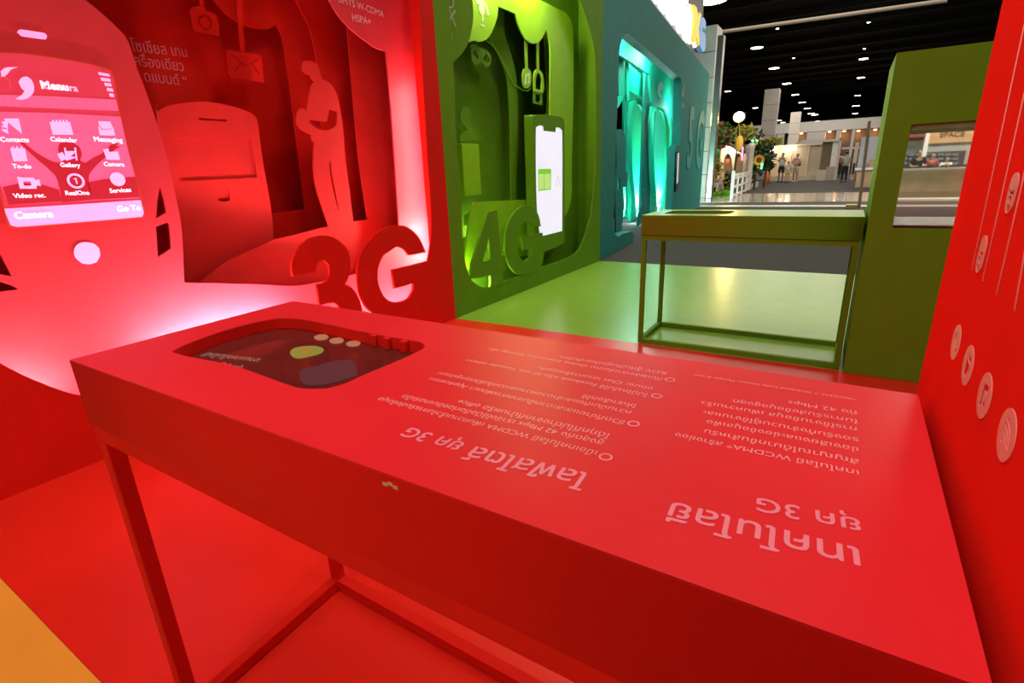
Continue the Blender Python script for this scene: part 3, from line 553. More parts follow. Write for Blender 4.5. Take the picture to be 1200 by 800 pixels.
para2 = [('เมื่อเทคโนโลยี WCDMA เพิ่มความเร็วในการรับส่งข้อมูล', (701, 528.8), (447, 465.5)), ('สูงสุดถึง 42 Mbps เราจึงใช้มือถือท่องอินเทอร์เน็ต', (709, 517), (474.7, 462.5)), ('ได้ทุกที่ไม่ต่างจากที่บ้านหรือ office', (716.8, 508.7), (539.5, 468.6)),
         ('ชีวิตที่ง่ายและสะดวกขึ้นจากการพัฒนา Application', (733.7, 493.3), (505.5, 442.4)), ('ความบันเทิงและอำนวยความสะดวกในชีวิตทุกรูปแบบ', (740.8, 481.6), (516, 436)), ('ให้เราเลือกใช้', (747, 473.9), (684.4, 462.5)),
         ('ไม่มีใครไม่ใช้ Facebook หรือ IG และ Youtube ของเรา', (760.6, 461.5), (548.7, 420.8)), ('แถมจะ Chat แทนการโทรคุยกัน', (765.5, 454), (632, 429.5)), ('กับเพลงเราเล่นเกม Online Interactive Gaming เช่น', (777, 443), (575, 408)), ('ROV สู้กันกับคู่แข่งระดับโลก', (781.5, 436), (658, 417))]
conv = lambda R: [(r[0], pl(*r[1]), pl(*r[2]), *(r[3:])) for r in R]
write('heading', conv(col), (0, 0, 1), PINKH, rt, .0004, .0003); write('text_line', conv(para), (0, 0, 1), PINK, rt, .0004)
write('heading', conv(tit2), (0, 0, 1), PINKH, rt, .0004); write('text_line', conv(para2), (0, 0, 1), PINK, rt, .0004)
for x, y in ((709.7, 535.5), (742.4, 496.4), (769.5, 464), (785, 445)):
    c = ZPT.uv(x, y); sheet('bullet_ring', ZPT, [disc(c, .0075), disc(c, .0055)], .0003, PINK, rt, .0005)
# sunken screen
SCD = mat('dark_glass_screen', (.03, .008, .006), .06, .5, emit=lin('4A1410'), estr=.9)
RS = sheet('recessed_screen', ZPT, [[(x*1.0, y) for x, y in RH]], .02, SCD, rt, -.026); tag(RS, 'dark reflective screen sunk in the table top')
ZS = ZT-.0255
def onscreen(name, px, m): return sheet(name, Plane((0, 0, ZS), (1, 0, 0), (0, 0, 1)), [L(Plane((0, 0, ZS), (1, 0, 0), (0, 0, 1)), px, ang=100)], .0006, m, RS, .0008)
TAN = mat('tan_lit_dot', (.2, .1, .06), .3, emit=lin('A06A4C'), estr=.8)
for cx, cy in ((376.5, 395.5), (394.5, 399.5), (414, 403)): onscreen('picture_dot', [(cx-8.5, cy), (cx-4, cy-3), (cx+4, cy-3.6), (cx+8.5, cy-1), (cx+5, cy+2.4), (cx-4, cy+3)], TAN)
onscreen('picture_globe', [(340, 413), (344, 408.5), (355, 406), (370, 405.6), (379, 409), (376, 414), (362, 418), (350, 420), (343, 418)], mat('olive_lit_print', (.1, .12, .03), .3, emit=lin('7C7A30'), estr=.8))
onscreen('globe_core', [(353, 411), (358, 408.5), (364, 409.5), (362, 413), (356, 414)], mat('orange_lit_print', (.3, .1, .03), .3, emit=lin('C86A28'), estr=.8))
onscreen('picture_board', [(352, 434), (372, 429), (388, 424), (412, 423), (418, 438), (400, 446), (378, 451), (356, 450)], mat('slate_lit_print', (.06, .03, .04), .3, emit=lin('3A1A20'), estr=.6))
write('screen_lettering', [('งานเทคโนโลยี', Vector((*onZ(308, 421, ZS).xy, ZS)), Vector((*onZ(245, 413.5, ZS).xy, ZS))), ('ยุค 3G', Vector((*onZ(286, 430, ZS).xy, ZS)), Vector((*onZ(262, 425, ZS).xy, ZS)))], (0, 0, 1), mat('grey_lit_print', (.2, .15, .14), .3, emit=lin('8A6A62'), estr=.7), RS, .001)
for x, y in ((441, 393), (456, 396.5), (476, 400)):
    p = onZ(x, y, ZT-.004); boxo('clip', (p.x-.010, p.y-.010, ZT-.024), (p.x+.006, p.y+.006, ZT-.001), RED, rt, .002)
p = [onY(x, y, A.y-.0006) for x, y in ((452, 567), (458, 567), (464, 571))]
bm = bmesh.new()
for q in p: box(bm, (q.x-.004, A.y-.0012, q.z-.002), (q.x+.003, A.y-.0002, q.z+.002))
fin(bm, 'scuff_mark', mat('tan_scuff', (.6, .4, .2), .6), rt)

# green table: same design
gx0, gx1, gy0, gy1 = -1.146, .112, 3.512, 4.016
GA = Vector((gx0, gy0, ZT)); GB = Vector((gx0, gy1, ZT)); GC = Vector((gx1, gy1, ZT)); GD = Vector((gx1, gy0, ZT))
GH = rrect(gx0+.10, gx0+.53, gy0+.13, gy0+.40, .06)
gt = table('display_table', GA, GB, GC, GD, GH, 'green boxed display table with sunken screen standing on the green floor', mat('green_gloss_laminate', (.26, .48, .035), .3, .12, var=.03), GRN, None)
GS = sheet('recessed_screen', ZPT, [GH], .02, mat('dark_green_glass', (.01, .03, .01), .08, .5), gt, -.03)
write('heading', [('เทคโนโลยี', Vector((gx1-.1, gy0+.12, ZT)), Vector((gx1-.42, gy0+.12, ZT))), ('4G', Vector((gx1-.1, gy0+.19, ZT)), Vector((gx1-.17, gy0+.19, ZT)))], (0, 0, 1), mat('pale_green_lettering', (.4, .6, .2), .4), gt, .0008)

# ================================================================== DISPLAY BLOCKS (right hand side)
XR = .128
def block(x0, x1, y0, y1, z1, wx0, wx1, wz0, wz1, m, label):
    b = empty('display_block', (x0, y0, 0), label, 'display block', 'display blocks at the table ends')
    me = curve_mesh([rect(x0, x1, 0.002, z1), rect(wx0, wx1, wz0, wz1)], y1-y0)
    me.transform(Matrix.Translation((0, y0, 0)) @ Matrix(((1, 0, 0, 0), (0, 0, -1, 0), (0, 1, 0, 0), (0, 0, 0, 1))))
    me.name = 'body'; link('body', me, m, b)
    return b
rb = block(XR, 1.05, .300, .905, 1.70, .30, .90, .85, 1.36, REDM, 'red display block with white app icons and slider lines on its side')
gb = block(XR, 1.05, 3.475, 4.07, 1.70, .240, .86, .847, 1.362, GRN, 'green display block with a glazed window standing behind the red one')
GLS = mat('clear_glass', (.95, 1, .97), .02, .5, trans=1.0)
for b, y in ((gb, 3.50), (gb, 4.04), (rb, .33), (rb, .87)):
    x0, x1, z0, z1 = (.240, .86, .847, 1.362) if b is gb else (.30, .90, .85, 1.36)
    boxo('window_pane', (x0+.001, y-.002, z0+.001), (x1-.001, y+.002, z1-.001), GLS, b)
boxo('window_sill', (.242, 3.51, .849), (.858, 4.03, .862), mat('dark_brown_sill', (.10, .07, .045), .25), gb)
boxo('window_header', (.242, 3.51, 1.335), (.858, 4.03, 1.360), mat('light_painted_green_header', (.40, .85, .42), .5), gb)  # paint lightened to stand in for bounce light under the window top
# prints on the red block's side
RP = Plane((XR, 0, 0), (0, -1, 0), (-1, 0, 0))
IC = mat('salmon_print', (.90, .28, .25), .45); ICR = RED
cents = [((1121, 401), 373, 429, 'phone_icon'), ((1135, 428.3), 396, 460, 'card_icon'), ((1154.6, 463.7), 427, 501, 'music_icon'), ((1180.7, 509.8), 466, 552, 'wifi_icon')]
for (cx, cy), y0, y1, nm in cents:
    c = RP.uv(cx, cy); r = (RP.uv(cx, y0)[1]-RP.uv(cx, y1)[1])/2; lo = [disc(c, r, 40)]
    S = lambda pts: [(c[0]+a*r, c[1]+b*r) for a, b in pts]
    if nm == 'phone_icon': lo.append(smooth_loop(S([(-.35, .55), (-.15, .6), (-.05, .3), (-.2, .15), (0, -.2), (.2, -.3), (.4, -.15), (.6, -.35), (.45, -.55), (.2, -.55), (-.2, -.2), (-.45, .25)])))
    if nm == 'card_icon': lo += [S([(-.5, -.5), (.1, -.6), (.35, .1), (-.3, .25)]), S([(-.2, .32), (.4, .15), (.5, .45), (-.1, .6)]), stroke(S([(.25, -.5), (.5, .05)]), r*.12)]
    if nm == 'music_icon': lo += [S([(-.25, .5), (.4, .55), (.4, -.25), (.28, -.25), (.28, .3), (-.13, .27), (-.13, -.4), (-.25, -.4)])]
    if nm == 'music_icon': lo[-1:] = [smooth_loop(S([(-.25, .5), (.4, .55), (.4, -.3), (.3, -.42), (.08, -.42), (.05, -.25), (.26, -.2), (.26, .25), (-.11, .22), (-.11, -.45), (-.2, -.58), (-.42, -.58), (-.45, -.42), (-.25, -.36)]), 30)]
    if nm == 'wifi_icon':
        lo.append(disc((c[0]-.35*r, c[1]-.35*r), .11*r, 16))
        for q in (.38, .64, .9): lo.append(stroke([(c[0]-.35*r+q*r*math.cos(t), c[1]-.35*r+q*r*math.sin(t)) for t in [math.radians(-2+94*k/8) for k in range(9)]], .14*r))
    sheet(nm, RP, lo, .0008, IC, rb, .0010)
for a, b in (((1203, 20), (1139.7, 316.6)), ((1210, 70), (1152.5, 329)), ((1215, 142), (1169, 344.8)), ((1213, 230), (1190, 364))):
    sheet('slider_line', RP, [stroke([RP.uv(*a), RP.uv(*b)], .0022)], .0006, IC, rb, .0008)
for a, b in (((1157, 276), (1146.5, 319)), ((1193, 202), (1182.5, 250))):
    p, q = Vector(RP.uv(*a)), Vector(RP.uv(*b)); c = (p+q)/2; hl = (p-q).length/2; w = .0125
    sheet('slider_capsule', RP, [rrect(c.x-w, c.x+w, c.y-hl, c.y+hl, w*.95), stroke([(c.x-w*.7, c.y+hl*.1), (c.x, c.y-hl*.05), (c.x+w*.7, c.y+hl*.1)], .004), disc((c.x, c.y-hl*.75), w*.4, 12), disc((c.x, c.y-hl*.3), w*.35, 12)], .0012, IC, rb, .0016)

# ================================================================== HALL: ceiling lamps
def lampthing(px, py, dia, z, label, e):
    p = onZ(px, py, z); t = empty('ceiling_lamp', (p.x, p.y, z), label, 'ceiling lamp', 'high bay ceiling lamps')
    bm = bmesh.new(); lathe(bm, [(dia*.52, .0), (dia*.5, .12), (dia*.2, .3), (dia*.06, .32)], (p.x, p.y, z)); fin(bm, 'housing', DARK, t)
    bm = bmesh.new(); lathe(bm, [(dia*.2, -.03), (dia*.46, -.012), (dia*.47, -.002)], (p.x, p.y, z)); fin(bm, 'lens', mat('warm_lamp_lens', (.9, .9, .8), .4, emit=(1, .96, .74), estr=e), t)
    return t
row = [(834, 1, 1.3), (887, 56, .72), (907, 80, .74), (922, 98, .76), (932, 111, .76), (940, 120, .8), (946, 127, .85), (950.5, 133, .95), (955, 134.5, 1.0), (958, 142, 1.1)]
for i, (x, y, d) in enumerate(row):
    nm = ['first', 'second', 'third', 'fourth', 'fifth', 'sixth', 'seventh', 'eighth', 'ninth', 'tenth'][i]
    lampthing(x, y, d, 7.9, f'round white ceiling lamp, {nm} from the sign along the left row', 14)
row = [(1012, 69, .6), (1009, 91, .62), (1005, 112, .62), (1003, 124, .85), (1002, 133, .8)]
for i, (x, y, d) in enumerate(row):
    nm = ['highest', 'second', 'third', 'fourth', 'lowest'][i]
    lampthing(x, y, d, 7.9, f'round white ceiling lamp, {nm} in the row beside the green block', 14)
for i, (x, y, d, l) in enumerate([(853, 107, .6, 'small round ceiling lamp just right of the tall clad column'), (885, 126.5, .7, 'small round ceiling lamp between floodlight and middle column'), (913, 141, .8, 'small distant ceiling lamp left of the short far column'), (917.5, 143.5, .8, 'small distant ceiling lamp touching the short far column')]):
    lampthing(x, y, d, 7.9, l, 14)
for i, (x, y, l) in enumerate([(911, 33.5, 'tiny faint ceiling lamp above the left lamp row'), (1018, 26, 'tiny faint ceiling lamp near the green block top corner, upper one'), (930, 68, 'tiny faint ceiling lamp right of the left lamp row'), (1013, 57, 'tiny faint ceiling lamp just above the right lamp row')]):
    lampthing(x, y, .16, 7.9, l, 14)
# long pipe under the ceiling
a, b = onZ(846, 37.5, 7.6), onZ(1110, .5, 7.6)
bm = bmesh.new(); tube(bm, [a, b], .085, 10); tag(fin(bm, 'ceiling_pipe', mat('tan_pipe', (.42, .34, .26), .5), None, True), 'long pale pipe crossing under the dark ceiling', 'pipe')

# ================================================================== HALL: columns
def column(name, pxl, pxr, ytop, yv, label, depth=None, nj=5):
    a = onY(pxl, ytop, yv); b = onY(pxr, ytop, yv); top = onY((pxl+pxr)/2, ytop, yv).z; w = b.x-a.x
    t = empty(name, ((a.x+b.x)/2, yv, 0), label, 'column'); d = depth or w
    bm = bmesh.new(); box(bm, (a.x+.03, yv+.03, 0), (b.x-.03, yv+d-.03, top)); fin(bm, 'core', DARK, t)
    hh = top/nj
    for k in range(nj):
        bm = bmesh.new(); box(bm, (a.x, yv, k*hh+.012), (b.x, yv+d, (k+1)*hh-.012)); fin(bm, 'cladding_panel', CLAD, t)
    return t
column('hall_column', 806, 840.5, 31, 22.6, 'tall grey clad column rising behind the teal wall end', 1.0, 7)
bm = bmesh.new(); a = onY(841.5, 38, 22.05); b = onY(848.5, 38, 22.05)
box(bm, (a.x, 22.05, 0), (b.x, 22.4, onY(850, 40, 22.05).z)); bev(bm, .02); tag(fin(bm, 'steel_post', mat('brushed_steel', (.30, .28, .27), .3, metal=.8)), 'dark steel post alongside the tall clad column', 'post')
column('hall_column', 896.5, 913.5, 104, 47, 'grey clad column above the palm leaves', None, 6)
column('hall_column', 927, 938.7, 131, 56, 'short far grey column left of the beige booth', None, 6)

# ================================================================== HALL: far booths
def wallbox(name, x0, x1, ytop, ybot, yv, th, m, label, cat, lift=None):
    a = onY(x0, (ytop+ybot)/2, yv); b = onY(x1, (ytop+ybot)/2, yv); t = onY((x0+x1)/2, ytop, yv).z; z = onY((x0+x1)/2, ybot, yv).z if lift else 0
    return a, b, t, z
# long white fascia with lit niches
yv = 62
a, b = onY(880, 160, yv), onY(1062, 160, yv); zt = onY(970, 141, yv).z; zb = onY(970, 153, yv).z
FA = empty('fascia_wall', (a.x, yv, 0), 'long pale fascia wall with dark lit niches at the back of the hall', 'wall')
boxo('fascia', (a.x, yv, zb), (b.x, yv+.4, zt), mat('pale_grey_fascia', (.50, .48, .46), .6), FA)
boxo('rear_wall', (a.x, yv+1.2, 0), (b.x, yv+1.5, zb-.01), mat('dark_niche', (.10, .07, .05), .7), FA)
for x0, x1 in ((880, 900), (908, 917), (922, 933), (943, 964.5), (977, 982), (995, 998.5), (1012, 1016), (1027, 1030)):
    p, q = onY(x0, 178, yv), onY(x1, 178, yv); boxo('pier', (p.x, yv+.05, 0), (q.x, yv+.9, zb-.01), mat('grey_pier', (.42, .40, .38), .6), FA)
for x, y in ((939, 157), (972, 155), (989, 154.5), (1006, 154), (1025.5, 152.7)):
    p = onY(x, y, yv+.6); bm = bmesh.new(); lathe(bm, [(.10, 0), (.14, .03), (.14, .10), (.05, .12)], (p.x, p.y, p.z)); fin(bm, 'downlight', mat('amber_lamp', (.9, .6, .3), .4, emit=(1, .62, .28), estr=6), FA)
    lamp('POINT', 'niche_light', (p.x, p.y, p.z-.3), 30, (1, .55, .25), .1)
# beige booth with framed panels
yv = 44
BO = empty('partition_booth', (onY(905, 215, yv).x, yv, 0), 'beige partition booth with pale frames behind the group of visitors', 'booth')
def pp(nm, x0, x1, y0, y1, dy, th, m, par): 
    a, b = onY(x0, (y0+y1)/2, yv+dy), onY(x1, (y0+y1)/2, yv+dy); boxo(nm, (a.x, yv+dy, (lambda z: 0 if z < .36 else z)(onY((x0+x1)/2, y1, yv+dy).z)), (b.x, yv+dy+th, onY((x0+x1)/2, y0, yv+dy).z), m, par)
pp('wall_panel', 900, 926, 171, 210, .1, .1, mat('cream_panel', (.62, .50, .36), .6), BO)
pp('wall_panel', 926, 962, 171, 206, .1, .1, BEIGE, BO)
FRM = mat('pale_frame', (.62, .53, .42), .5)
for x in (905, 926, 946, 962): pp('frame_post', x-.6, x+.6, 170, 208, 0, .1, FRM, BO)
pp('head_rail', 900, 963, 169.3, 171.2, 0, .1, FRM, BO); pp('plinth', 900, 966, 205.5, 211, -.4, .5, FRM, BO)
for x in (907, 920.5, 929.5):
    p = onY(x, 174, yv-.35); bm = bmesh.new(); lathe(bm, [(.14, -.12), (.2, -.02), (.2, .1), (.06, .16)], tuple(p)); fin(bm, 'booth_lamp', mat('warm_booth_lamp', (.9, .8, .6), .4, emit=(1, .88, .62), estr=10), BO)
    lamp('POINT', 'booth_light', (p.x, p.y-.3, p.z-.2), 9, (1, .8, .5), .1)
# dark awning roof
bm = bmesh.new(); q = [onY(x, y, yv+d) for x, y, d in ((928, 170, .1), (966, 169.5, .1), (965, 162.5, 3), (943, 163.5, 3))]
vs = [bm.verts.new(v) for v in q]; vs2 = [bm.verts.new(v-Vector((0, 0, .12))) for v in q]
bm.faces.new(vs); bm.faces.new(vs2[::-1])
for i in range(4): bm.faces.new((vs[i], vs2[i], vs2[(i+1) % 4], vs[(i+1) % 4]))
fin(bm, 'awning', mat('grey_awning', (.14, .13, .12), .8), BO)
yv = 42
BP = empty('portal_booth', (onY(964, 210, yv).x, yv, 0), 'brown and white portal booth right of the beige partition booth', 'booth')
pp('brown_panel', 962, 974, 165, 203, .2, .2, mat('brown_panel', (.17, .12, .08), .6), BP); pp('white_panel', 974, 981, 166, 199, .1, .2, WHITE, BP)
pp('cornice', 963, 984, 163, 166, 0, .4, FRM, BP); pp('portal_post', 980.5, 983.5, 165, 206, 0, .3, FRM, BP); pp('base_block', 957, 968, 199, 206, 0, .3, FRM, BP); pp('base_block', 968, 980, 195, 206, .05, .3, BEIGE, BP)
BQ = empty('doorway_booth', (onY(1000, 210, yv).x, yv, 0), 'cream doorway frame with an orange door behind the walking visitor', 'booth')
pp('door_post', 999.5, 1004, 167, 207, 0, .3, FRM, BQ); pp('lintel', 986.5, 1012, 172, 174.5, .1, .3, FRM, BQ); pp('orange_door', 1004, 1007.5, 173, 207, .3, .1, mat('orange_door_paint', (.55, .20, .07), .6), BQ); pp('door_post', 1007.5, 1012, 170, 207, .1, .3, FRM, BQ); pp('black_case', 999, 1001.5, 191, 204, -.3, .2, DARK, BQ)
# grey screen and plywood counter right of the walkway
yv = 30
CO = empty('reception_counter', (onY(1012, 215, yv).x, yv, 0), 'plywood counter with a grey back screen beside the green block', 'counter')
pp('grey_screen', 1006.5, 1034, 160, 205, 1.0, .1, mat('cool_grey_screen', (.36, .37, .42), .5), CO); pp('front_board', 1003, 1036, 199, 224, 0, .1, WOOD, CO); pp('counter_top', 1002, 1036, 196.5, 199, -.1, .9, WHITE, CO)
pp('stool', 1018, 1024, 187, 200, .5, .3, mat('tan_wood', (.35, .22, .14), .5), CO)
# leaning timber post
yv = 17.0
a, b = onZ(1006.5, 243, 0), onY(1019, 142, 17.4)
bm = bmesh.new(); bar(bm, a, b, .075, .06); bev(bm, .006, 1); o = fin(bm, 'timber_post', mat('pinkish_timber', (.42, .27, .19), .5, var=.12)); tag(o, 'slim timber post standing left of the green block', 'post')
bm = bmesh.new(); p = onZ(997.5, 243.6, 0); box(bm, (p.x-.13, p.y-.2, 0), (p.x+.13, p.y+.2, .09)); bev(bm, .005); tag(fin(bm, 'base_plate', mat('yellow_plate', (.65, .45, .16), .5)), 'small yellow floor plate at the foot of the timber post', 'plate')

# maker space counter seen through the window
yv = 20.5
MK = empty('workshop_counter', (onY(1060, 230, yv).x, yv, 0), 'long plywood workshop counter seen through the block window', 'counter')
pp('front_board', 1052, 1150, 199, 228, 0, .06, WOOD, MK); pp('counter_top', 1050, 1150, 196.8, 199, -.08, 1.0, mat('pale_counter_top', (.66, .60, .52), .4), MK); pp('base_platform', 1040, 1150, 233, 241, -.7, 1.9, WHITE, MK)
pp('joint_strip', 1052, 1150, 224, 228.5, -.01, .01, mat('darker_plywood', (.36, .24, .14), .5), MK)
BW = empty('workshop_wall', (onY(1060, 190, 25).x, 25, 0), 'pale workshop wall with dark tool shelves behind the plywood counter', 'wall')
yv = 25
pp('wall_board', 1030, 1160, 120, 215, .5, .1, mat('pale_workshop_wall', (.45, .43, .41), .6), BW)
pp('shelf_back', 1056, 1084, 146, 165, .3, .15, mat('brown_shelf', (.10, .06, .05), .6), BW); pp('shelf_back', 1056, 1130, 178, 197, .25, .15, mat('dark_pegboard', (.06, .06, .06), .6), BW)
pp('wall_post', 1083, 1088, 140, 197, .1, .2, WHITE, BW)
for i in range(3):
    for k in range(2 if i else 3): pass
bm = bmesh.new()
for k in range(8):
    for j in range(3):
        p = onY(1060+k*8.5, 181+j*5, 25.2); box(bm, (p.x-.10, 25.12, p.z-.05), (p.x+.08, 25.24, p.z+.05))
fin(bm, 'tool_rows', mat('grey_tools', (.18, .18, .19), .5), BW)
bm = bmesh.new()
for j in range(3):
    p, q = onY(1057, 149+j*5.5, 25.2), onY(1083, 150+j*5.5, 25.2); box(bm, (p.x, 25.05, p.z-.05), (q.x, 25.29, p.z+.05))
fin(bm, 'shelf_boards', mat('rust_shelf', (.20, .08, .06), .6), BW)
yv = 25.41
SG = empty('hanging_sign', (onY(1115, 158, yv).x, yv, onY(1115, 158, yv).z), 'tan hanging sign reading MAKER SPACE beyond the window', 'sign')
pp('board', 1091, 1160, 140, 166.5, 0, .08, mat('tan_sign_board', (.56, .36, .18), .5), SG)
write('lettering', [('MAKER', onY(1102, 152, 25.4), onY(1133, 150.5, 25.4), .02), ('SPACE', onY(1101, 161, 25.4), onY(1130, 159.5, 25.4), .02)], (0, -1, 0), mat('dark_brown_lettering', (.10, .06, .04), .6), SG, .01)
MKZ = onY(1100, 196.8, 20.42).z+.003
bm = bmesh.new()
for k in range(26):
    x = 1058+k*3.1; p = onY(x, 196.9, 20.8); h = random.uniform(.03, .09); y = 20.7+random.random()*.3; box(bm, (p.x-.04, y, MKZ), (p.x+.04, y+.12, MKZ+h))
tag(fin(bm, 'workshop_clutter', mat('dark_clutter', (.06, .06, .07), .4)), 'dark clutter of small tools along the plywood counter', 'clutter', kind='stuff')

# ================================================================== PEOPLE
def skin_mesh(V, E, R, sub=1):
    me = bpy.data.meshes.new('figure'); me.from_pydata(V, E, []); o = bpy.data.objects.new('figure', me); COL.objects.link(o)
    sk = o.modifiers.new('skin', 'SKIN'); sk.use_smooth_shade = True
    for d, r in zip(me.skin_vertices[0].data, R):
        d.radius = r if isinstance(r, tuple) else (r, r)
    me.skin_vertices[0].data[0].use_root = True
    sb = o.modifiers.new('sub', 'SUBSURF'); sb.levels = sub; sb.render_levels = sub
    m2 = bpy.data.meshes.new_from_object(o.evaluated_get(bpy.context.evaluated_depsgraph_get()))
    bpy.data.objects.remove(o); bpy.data.meshes.remove(me); return m2
SKIN = mat('skin', (.45, .25, .17), .55)
def person_fig(loc, ang, ht, label, shirt, lower, hair, shorts=False, pose='camera', bag=None, long_sleeve=False):
    k = ht/1.72; t = empty('person', loc, label, 'person')
    M = Matrix.Translation(loc) @ Matrix.Rotation(ang, 4, 'Z') @ Matrix.Scale(k, 4)
    hand = {'camera': [(.20, -.20, 1.20), (.07, -.33, 1.42), (.03, -.36, 1.47)], 'down': [(.26, 0, 1.12), (.28, -.06, .88), (.28, -.08, .79)], 'hold': [(.25, -.05, 1.13), (.12, -.26, 1.13), (.05, -.30, 1.14)]}[pose]
    st = .06
    J = {'pel': (0, 0, .93), 'sp': (0, .01, 1.12), 'ch': (0, 0, 1.32), 'nk': (0, 0, 1.47), 'hb': (0, -.015, 1.55), 'hd': (0, -.02, 1.64), 'ht': (0, 0, 1.70)}
    V = [J['pel'], J['sp'], J['ch'], J['nk'], J['hb'], J['hd'], J['ht']]; E = [(0, 1), (1, 2), (2, 3), (3, 4), (4, 5), (5, 6)]; R = [(.14, .10), (.13, .09), (.15, .10), .05, .065, .085, .05]
    for s in (1, -1):
        i = len(V); V += [(s*.18, 0, 1.42)]+[(s*x, y, z) for x, y, z in hand]; E += [(2, i), (i, i+1), (i+1, i+2), (i+2, i+3)]; R += [.055, .042, .032, .038]
        i = len(V); V += [(s*.09, 0, .86), (s*.10, -.02, .48), (s*.10, .02, .08), (s*.11, -.12, .04)]; E += [(0, i), (i, i+1), (i+1, i+2), (i+2, i+3)]; R += [.085, .058, .04, .035]
    me = skin_mesh(V, E, R, 2); me.transform(M); link('body', me, SKIN, t, True)
    # shirt
    V = [(0, 0, .95), (0, .01, 1.12), (0, 0, 1.32), (0, 0, 1.45)]; E = [(0, 1), (1, 2), (2, 3)]; R = [(.165, .125), (.155, .115), (.175, .125), .075]
    for s in (1, -1):
        i = len(V); h0 = hand[0]; V += [(s*.18, 0, 1.42), (s*(h0[0]*.8+.036), h0[1]*.8, .8*h0[2]+.2*1.42)]; E += [(2, i), (i, i+1)]; R += [.072, .062]
        if long_sleeve: V += [(s*hand[0][0], hand[0][1], hand[0][2]), (s*hand[1][0], hand[1][1], hand[1][2])]; E += [(i+1, i+2), (i+2, i+3)]; R += [.056, .045]
    me = skin_mesh(V, E, R, 2); me.transform(M); link('shirt', me, shirt, t, True)
    zl = .50 if shorts else .09
    V = [(0, 0, .99), (0, 0, .90)]; E = [(0, 1)]; R = [(.158, .118), (.165, .125)]
    for s in (1, -1):
        i = len(V); V += [(s*.09, 0, .80), (s*.10, -.02, .52 if shorts else .48)]; E += [(1, i), (i, i+1)]; R += [.10, .085 if shorts else .072]
        if not shorts: V += [(s*.10, .02, .10)]; E += [(i+1, i+2)]; R += [.06]
    me = skin_mesh(V, E, R, 2); me.transform(M); link('shorts' if shorts else 'trousers', me, lower, t, True)
    me = skin_mesh([(0, .025, 1.57), (0, .03, 1.66), (0, .005, 1.735)], [(0, 1), (1, 2)], [.075, .098, .06], 2); me.transform(M); link('hair', me, hair, t, True)
    bm = bmesh.new()
    for s in (1, -1): box(bm, (s*.10-.05, -.17, .003), (s*.10+.05, .08, .075))
    bev(bm, .015); bm.transform(M); fin(bm, 'shoes', bag[1] if bag else DARK, t)
    if bag:
        bm = bmesh.new(); box(bm, (-.17, .11, .98), (.17, .27, 1.36)); bev(bm, .04); bm.transform(M); fin(bm, 'backpack', bag[0], t)
    return t
def gp(px, py): p = onZ(px, py, 0); return (p.x, p.y, 0)
def pht(px, yt, loc): return onY(px, yt, loc[1]).z
TEE = mat('white_tee', (.75, .72, .68), .8); NAVY = mat('navy_cloth', (.02, .025, .05), .8); BLK = mat('black_cloth', (.015, .015, .018), .8); HAIR = mat('dark_hair', (.02, .014, .012), .5)
lc = gp(914, 213.5); person_fig(lc, 0, pht(916, 179, lc), 'person in white tee and dark shorts holding something up to the face', TEE, NAVY, HAIR, True, 'camera')
lc = gp(921.5, 213); lc = gp(921.5, 214); person_fig(lc, .5, pht(924, 189, lc)*1.0, 'short person in pale top and yellow trousers standing in the middle of the group', TEE, mat('yellow_cloth', (.55, .50, .18), .8), HAIR, False, 'down')
lc = gp(931, 213.5); person_fig(lc, -.3, pht(932, 180, lc), 'person in pink top and beige shorts with a dark backpack', mat('pink_tee', (.72, .42, .36), .8), mat('beige_cloth', (.55, .46, .36), .8), HAIR, True, 'hold', (NAVY, mat('pale_shoe', (.6, .5, .45), .6)))
lc = gp(988, 213.5); person_fig(lc, math.pi, pht(990, 177.5, lc), 'person seen from behind in grey green shirt and black trousers on the walkway', mat('sage_shirt', (.36, .38, .30), .8), BLK, HAIR, False, 'hold')
lc = gp(981, 208); person_fig(lc, math.pi*.9, pht(982, 179, lc), 'person in pale shirt carrying a red bag ahead of the black trousered visitor', mat('pale_blue_shirt', (.5, .52, .55), .8), NAVY, HAIR, False, 'down', (mat('red_bag', (.4, .04, .05), .7), BLK))
for px, yt, l, s in ((1074, 176, 'person in black bent over the workshop counter seen through the window', BLK), (1090, 180, 'person in red patterned top behind the workshop counter', mat('dark_red_cloth', (.35, .06, .05), .8)), (1107, 184, 'seated person in white behind the workshop counter', TEE)):
    yy = 22.2+(.75 if px == 1090 else 0); p = onY(px, 200, yy); person_fig((p.x, yy, 0), .2, onY(px, yt, yy).z, l, s, NAVY, HAIR, False, 'hold')

